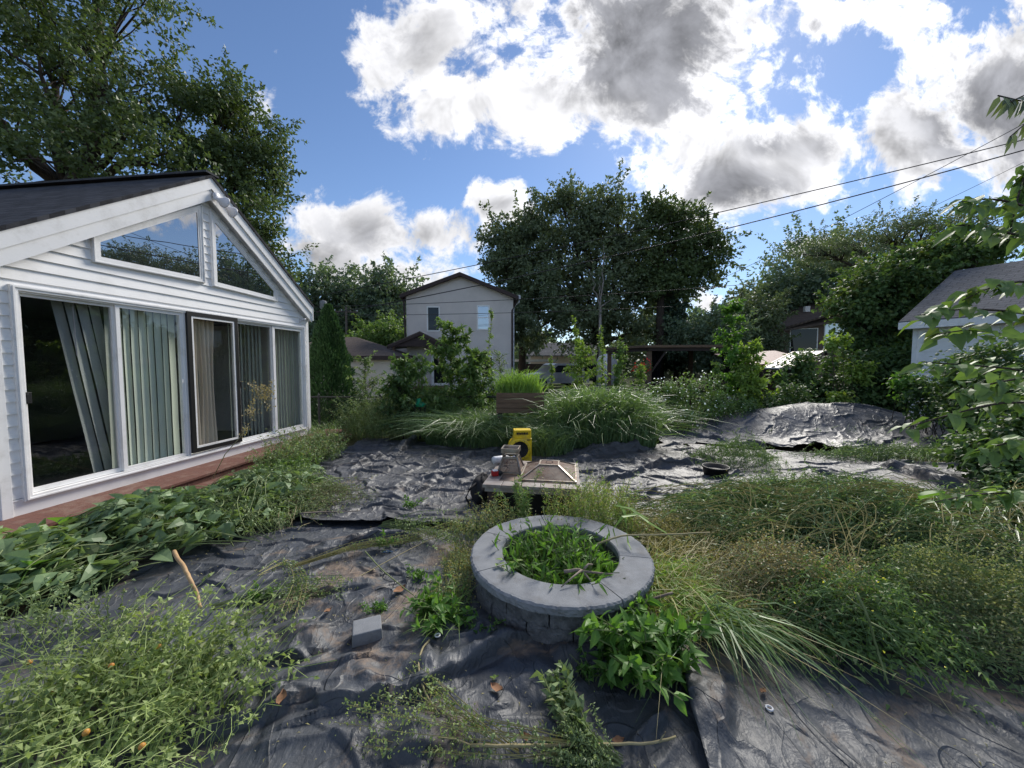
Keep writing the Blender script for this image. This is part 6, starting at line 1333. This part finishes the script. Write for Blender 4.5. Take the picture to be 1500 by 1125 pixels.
p = gnd(945, 965, .12); P = ups(75, .22, .17, (.22,.48), .55, .2); g1 = G(); tubes(g1, P, .0035, 4); g2 = G(); leafon(g2, P, 1150, .075, .5, kind='leaf', up=.9, t0=.25)
plant('leafy_plant', 'bushy bright green leafy plant in front of the fire ring', 'plant', (p[0],p[1],.03), [('stem', g1, 'greenstem'), ('foliage', g2, 'lf_bright')])
p = gnd(645, 905, .1); P = ups(60, .15, .13, (.12,.34), .6, .25); g1 = G(); tubes(g1, P, .003, 4); g2 = G(); leafon(g2, P, 560, .055, .5, kind='leaf', up=.8); g3, _ = blade(160, .15, .12, (.12,.3), .8, .3, .005)
plant('weed_clump', 'low green weed clump at the left foot of the fire ring', 'weed', (p[0],p[1],.04), [('stem', g1, 'greenstem'), ('foliage', g2, 'lf_bright'), ('blade', g3, 'gr_lime')])
p = gnd(655, 965, .06); g = G(); n = 15; a = np.linspace(0, 2*math.pi, n, endpoint=False)+rng.normal(0,.2,n); l = rng.uniform(.09,.15,n); leaves(g, np.tile((0,0,.02),(n,1)), np.stack((np.cos(a),np.sin(a),rng.uniform(.1,.5,n)),-1), np.stack((-np.cos(a)*.3,-np.sin(a)*.3,np.ones(n)),-1), l, l*.42, rng.uniform(.2,1,n), kind='leaf', droop=.45)
plant('wilted_rosette', 'wilted reddish green leaf rosette below the weed clump', 'weed', (p[0],p[1],.05), [('foliage', g, leafmat('rosette_leaf', (.04,.05,.02), (.12,.14,.05), (.25,.12,.09), .3))])
P = ups(260, .37, .37, (.18,.46), .4, .12); k = np.hypot(P[:, 0, 0], P[:, 0, 1]) < .36; g1 = G(); tubes(g1, P, .0028, 4); g2 = G(); leafon(g2, P, 1500, .085, .22, up=.5, kind='leaf', along=.9); leafon(g2, P, 900, .07, .5, kind='leaf', up=.8, t1=.5); g3, _ = blade(260, .33, .33, (.15,.42), .6, .3, .005)
plant('ring_weeds', 'bright leafy weeds filling the inside of the fire ring', 'weeds', (RC[0],RC[1],.11), [('stem', g1, 'greenstem'), ('foliage', g2, 'lf_bright'), ('blade', g3, 'gr_lime')])
def goldenrod(label, base, rx, ry, h, n, per=22, leaf=.035, mat='lf_yel', sd=14, lean=.25):
    P = ups(n, rx, ry, h, lean, .08, 7); g1 = G(); tubes(g1, P, np.linspace(.0026,.0012,7), 3); g2 = G(); leafon(g2, P, n*per, leaf, .2, t0=.2, along=.6); g3 = G(); bits(g3, P, n*sd, .012, .6, 1, .025)
    return plant('feathery_weed', label, 'weed', base, [('stem', g1, 'greenstem'), ('foliage', g2, mat), ('seed_head', g3, 'gr_dry')], 'fine stemmed weeds around the fire ring')
goldenrod('feathery yellow green weeds between the fire ring and fire table', (.75,3.42,.02), .46, .24, (.35,.78), 230)
goldenrod('taller feathery weed in front of the fire table', (.12,3.45,.02), .06, .05, (.6,.82), 12, 70, .05, 'lf_mid')
goldenrod('sparse feathery weeds left behind the fire ring', (-.18,3.35,.02), .35, .25, (.2,.55), 110, 16, .035, 'lf_fine')
goldenrod('dull fine weeds hugging the left side of the fire ring', (-.42,2.75,.02), .16, .45, (.08,.26), 150, 16, .03, 'lf_fine')
goldenrod('thin weeds under the right front corner of the fire table', (.95,3.95,.02), .30, .25, (.2,.5), 110, 18, .035, 'lf_yel')
goldenrod('fine weeds at the right rear of the fire ring', (1.35,3.3,.02), .35, .3, (.1,.35), 120, 16, .035, 'gr_dry')
# drooping corn like leaf over the ring rim
P = np.array([[gnd(950,760,.42), gnd(935,752,.50), gnd(912,757,.50), gnd(898,775,.42), gnd(905,800,.36)], [gnd(900,740,.5), gnd(925,745,.52), gnd(950,765,.46), gnd(975,780,.38), gnd(985,790,.34)], [gnd(905,735,.5), gnd(915,750,.5), gnd(918,775,.42), gnd(920,795,.37), gnd(925,806,.35)]])-gnd(905,735,.3)
g = G(); ribbons(g, P, np.array([.012,.025,.025,.016,.003]), .6, side=np.array([(.2,.9,.3)]*3)); plant('strap_leaf', 'broad strap leaves drooping over the rear rim of the ring', 'leaf', gnd(905,735,.3), [('blade', g, 'gr_lime')])
# wilted vine on the left cap
g = G(); b = gnd(735, 828, RH+.01); n = 9; leaves(g, np.stack((rng.uniform(-.06,.09,n), rng.uniform(-.03,.03,n), rng.uniform(0,.03,n)), -1), rand_dirs(n)*(1,1,.3), rand_dirs(n)*.4+(0,0,1), rng.uniform(.03,.06,n), rng.uniform(.02,.04,n), rng.uniform(.4,1,n), kind='leaf')
plant('vine_sprig', 'pale wilted sprig lying on the left cap stone', 'sprig', b, [('leaf', g, 'lf_yel')])
# fallen plants in the foreground
def fallen(label, pts, n, spread, leaf, nl, mat, smat='twig', sd=0, r_=.003, ratio=.35):
    Q = np.array(pts); b = Q[0].copy(); b[2] = 0; Q = Q-b; tt = np.linspace(0,1,8); M_ = np.stack([np.interp(tt, np.linspace(0,1,len(Q)), Q[:, k]) for k in range(3)], -1)
    P = M_[None]+rng.normal(0,spread,(n,1,3))*np.linspace(.2,1.3,8)[None,:,None]+np.cumsum(rng.normal(0,spread*.12,(n,8,3)),1); P[..., 2] = np.maximum(P[..., 2], .07)
    g1 = G(); tubes(g1, P, np.linspace(r_,r_*.4,8), 4); g2 = G(); leafon(g2, P, nl, leaf, ratio); parts = [('stem', g1, smat), ('foliage', g2, mat)]
    if sd: g3 = G(); bits(g3, P, sd, .012, .5, 1, .02); parts.append(('seed_head', g3, 'lf_tom'))
    return plant('fallen_weed', label, 'weed', b, parts, 'cut weeds lying in the foreground')
fallen('sparse seedy weed lying across the tarp at the bottom centre', [gnd(850,1090,.09), gnd(760,1080,.12), gnd(650,1065,.12), gnd(535,1050,.10)], 11, .05, .028, 330, 'lf_fine', 'gr_dry', 900)
fallen('second seedy weed fanning over the bare dirt patch', [gnd(760,1100,.08), gnd(690,1050,.14), gnd(640,1010,.12), gnd(600,975,.10)], 7, .04, .03, 170, 'lf_fine', 'gr_dry', 260)
fallen('wilted leafy plant flopped on the tarp below the leafy bush', [gnd(880,1110,.10), gnd(850,1070,.12), gnd(825,1025,.12), gnd(815,990,.12)], 9, .035, .060, 260, 'lf_fine', 'greenstem', 0, .005, .4)
fallen('small clover like mat at the bottom edge', [gnd(905,1120,.06), gnd(860,1112,.07), gnd(820,1105,.07)], 60, .05, .02, 1900, 'lf_fine', 'greenstem', 600)
fallen('trailing weed hugging the tarp left of the paver block', [gnd(310,890,.08), gnd(380,875,.08), gnd(440,862,.08), gnd(500,870,.08)], 12, .03, .025, 620, 'lf_fine', 'greenstem', 300)
fallen('pulled stem with leaves below the leaf heap', [gnd(330,925,.08), gnd(360,900,.1), gnd(420,885,.1), gnd(470,860,.08)], 6, .03, .04, 160, 'lf_fine', 'twig')
fallen('curved pale weed lying by the front edge of the leaf heap', [gnd(380,840,.14), gnd(420,820,.12), gnd(440,850,.08), gnd(425,900,.07)], 7, .04, .03, 200, 'lf_fine', 'gr_dry', 120)
fallen('dry grass streak on the tarp behind the puddle', [gnd(430,830,.08), gnd(520,800,.09), gnd(600,790,.1), gnd(680,765,.1)], 26, .035, .02, 700, 'lf_fine', 'gr_dry', 300, .0018)
fallen('loose weed lying between the ring and the back tarp', [gnd(560,770,.08), gnd(620,770,.12), gnd(680,790,.12)], 22, .06, .03, 700, 'lf_fine', 'greenstem', 200)
# little weeds poking through the tarps: one built, the others copies
P = ups(16, .05, .05, (.05,.14), .6, .15); g1 = G(); tubes(g1, P, .0018, 3); g2 = G(); leafon(g2, P, 120, .03, .4)
first = plant('weed_sprig', 'small green sprig poking through beside the paver block', 'weed', gnd(555,898,.05)*np.array((1,1,1)), [('stem', g1, 'greenstem'), ('foliage', g2, 'lf_bright')], 'little weeds poking through the tarps')
for i, (px, py, sc, lb) in enumerate([(612,850,1.1,'little sprig beside the brown leaf left of the ring'), (560,800,1.2,'little sprig at the edge of the rain puddle'), (735,945,1.0,'little sprig at the front foot of the ring'), (700,930,1.2,'little sprig under the left side of the ring wall'), (375,880,1.1,'little sprig near the end of the bent stick'), (1060,905,1.1,'little sprig at the top corner of the grey tarp'), (860,990,1.1,'little sprig left of the bushy leafy plant'), (600,745,1.4,'little sprig in the torn tarp toward the fire table'), (1200,905,1.2,'little sprig under the foot of the right heap'), (300,1010,1.0,'little sprig on the tarp right of the corner weed')]):
    c = copy_tree(first); c.location = tuple(gnd(px, py, .05)); c.scale = (sc,)*3; c.rotation_euler = (0,0,random.uniform(0,6)); c['label'] = lb
# rough grass beyond the tarps, and crumbs of straw on them
g = G(); n = 26000; x = rng.uniform(-6, 12, n); y = rng.uniform(8.3, 20, n)**1.0; P = np.zeros((n,4,3)); h_ = rng.uniform(.08,.30,n)*(1+.8*vnoise(x*.8,y*.8)); a = rng.random(n)*6.28; t = np.linspace(0,1,4)
P[..., 0] = x[:, None]+np.cos(a)[:, None]*h_[:, None]*.6*t**1.6; P[..., 1] = y[:, None]+np.sin(a)[:, None]*h_[:, None]*.6*t**1.6; P[..., 2] = h_[:, None]*t*(1-.25*t*t); ribbons(g, P, np.array([.016,.014,.009,.002])[None], np.clip(rng.normal(.5,.2,n),0,1)); tag(g.obj('grass', M['gr_tall']), 'rough unmown grass growing beyond the tarps', 'grass', kind='stuff')
g = G(); n = 5200; x = rng.uniform(-3, 3.3, n); y = rng.uniform(1.2, 7, n); k = fbm(x*1.7+3, y*1.7, 3) > .47; x, y = x[k], y[k]; n = len(x); a = rng.random(n)*6.28; l = rng.uniform(.008,.03,n)
leaves(g, np.stack((x, y, ground_z(x, y)+.055+rng.random(n)*.02), -1), np.stack((np.cos(a),np.sin(a),a*0),-1), np.array((0,0,1))+rng.normal(0,.2,(n,3)), l, l*.22, rng.random(n)); tag(g.obj('debris', M['gr_dry']), 'crumbs of straw and dead leaf bits strewn over the tarps', 'debris', kind='stuff')
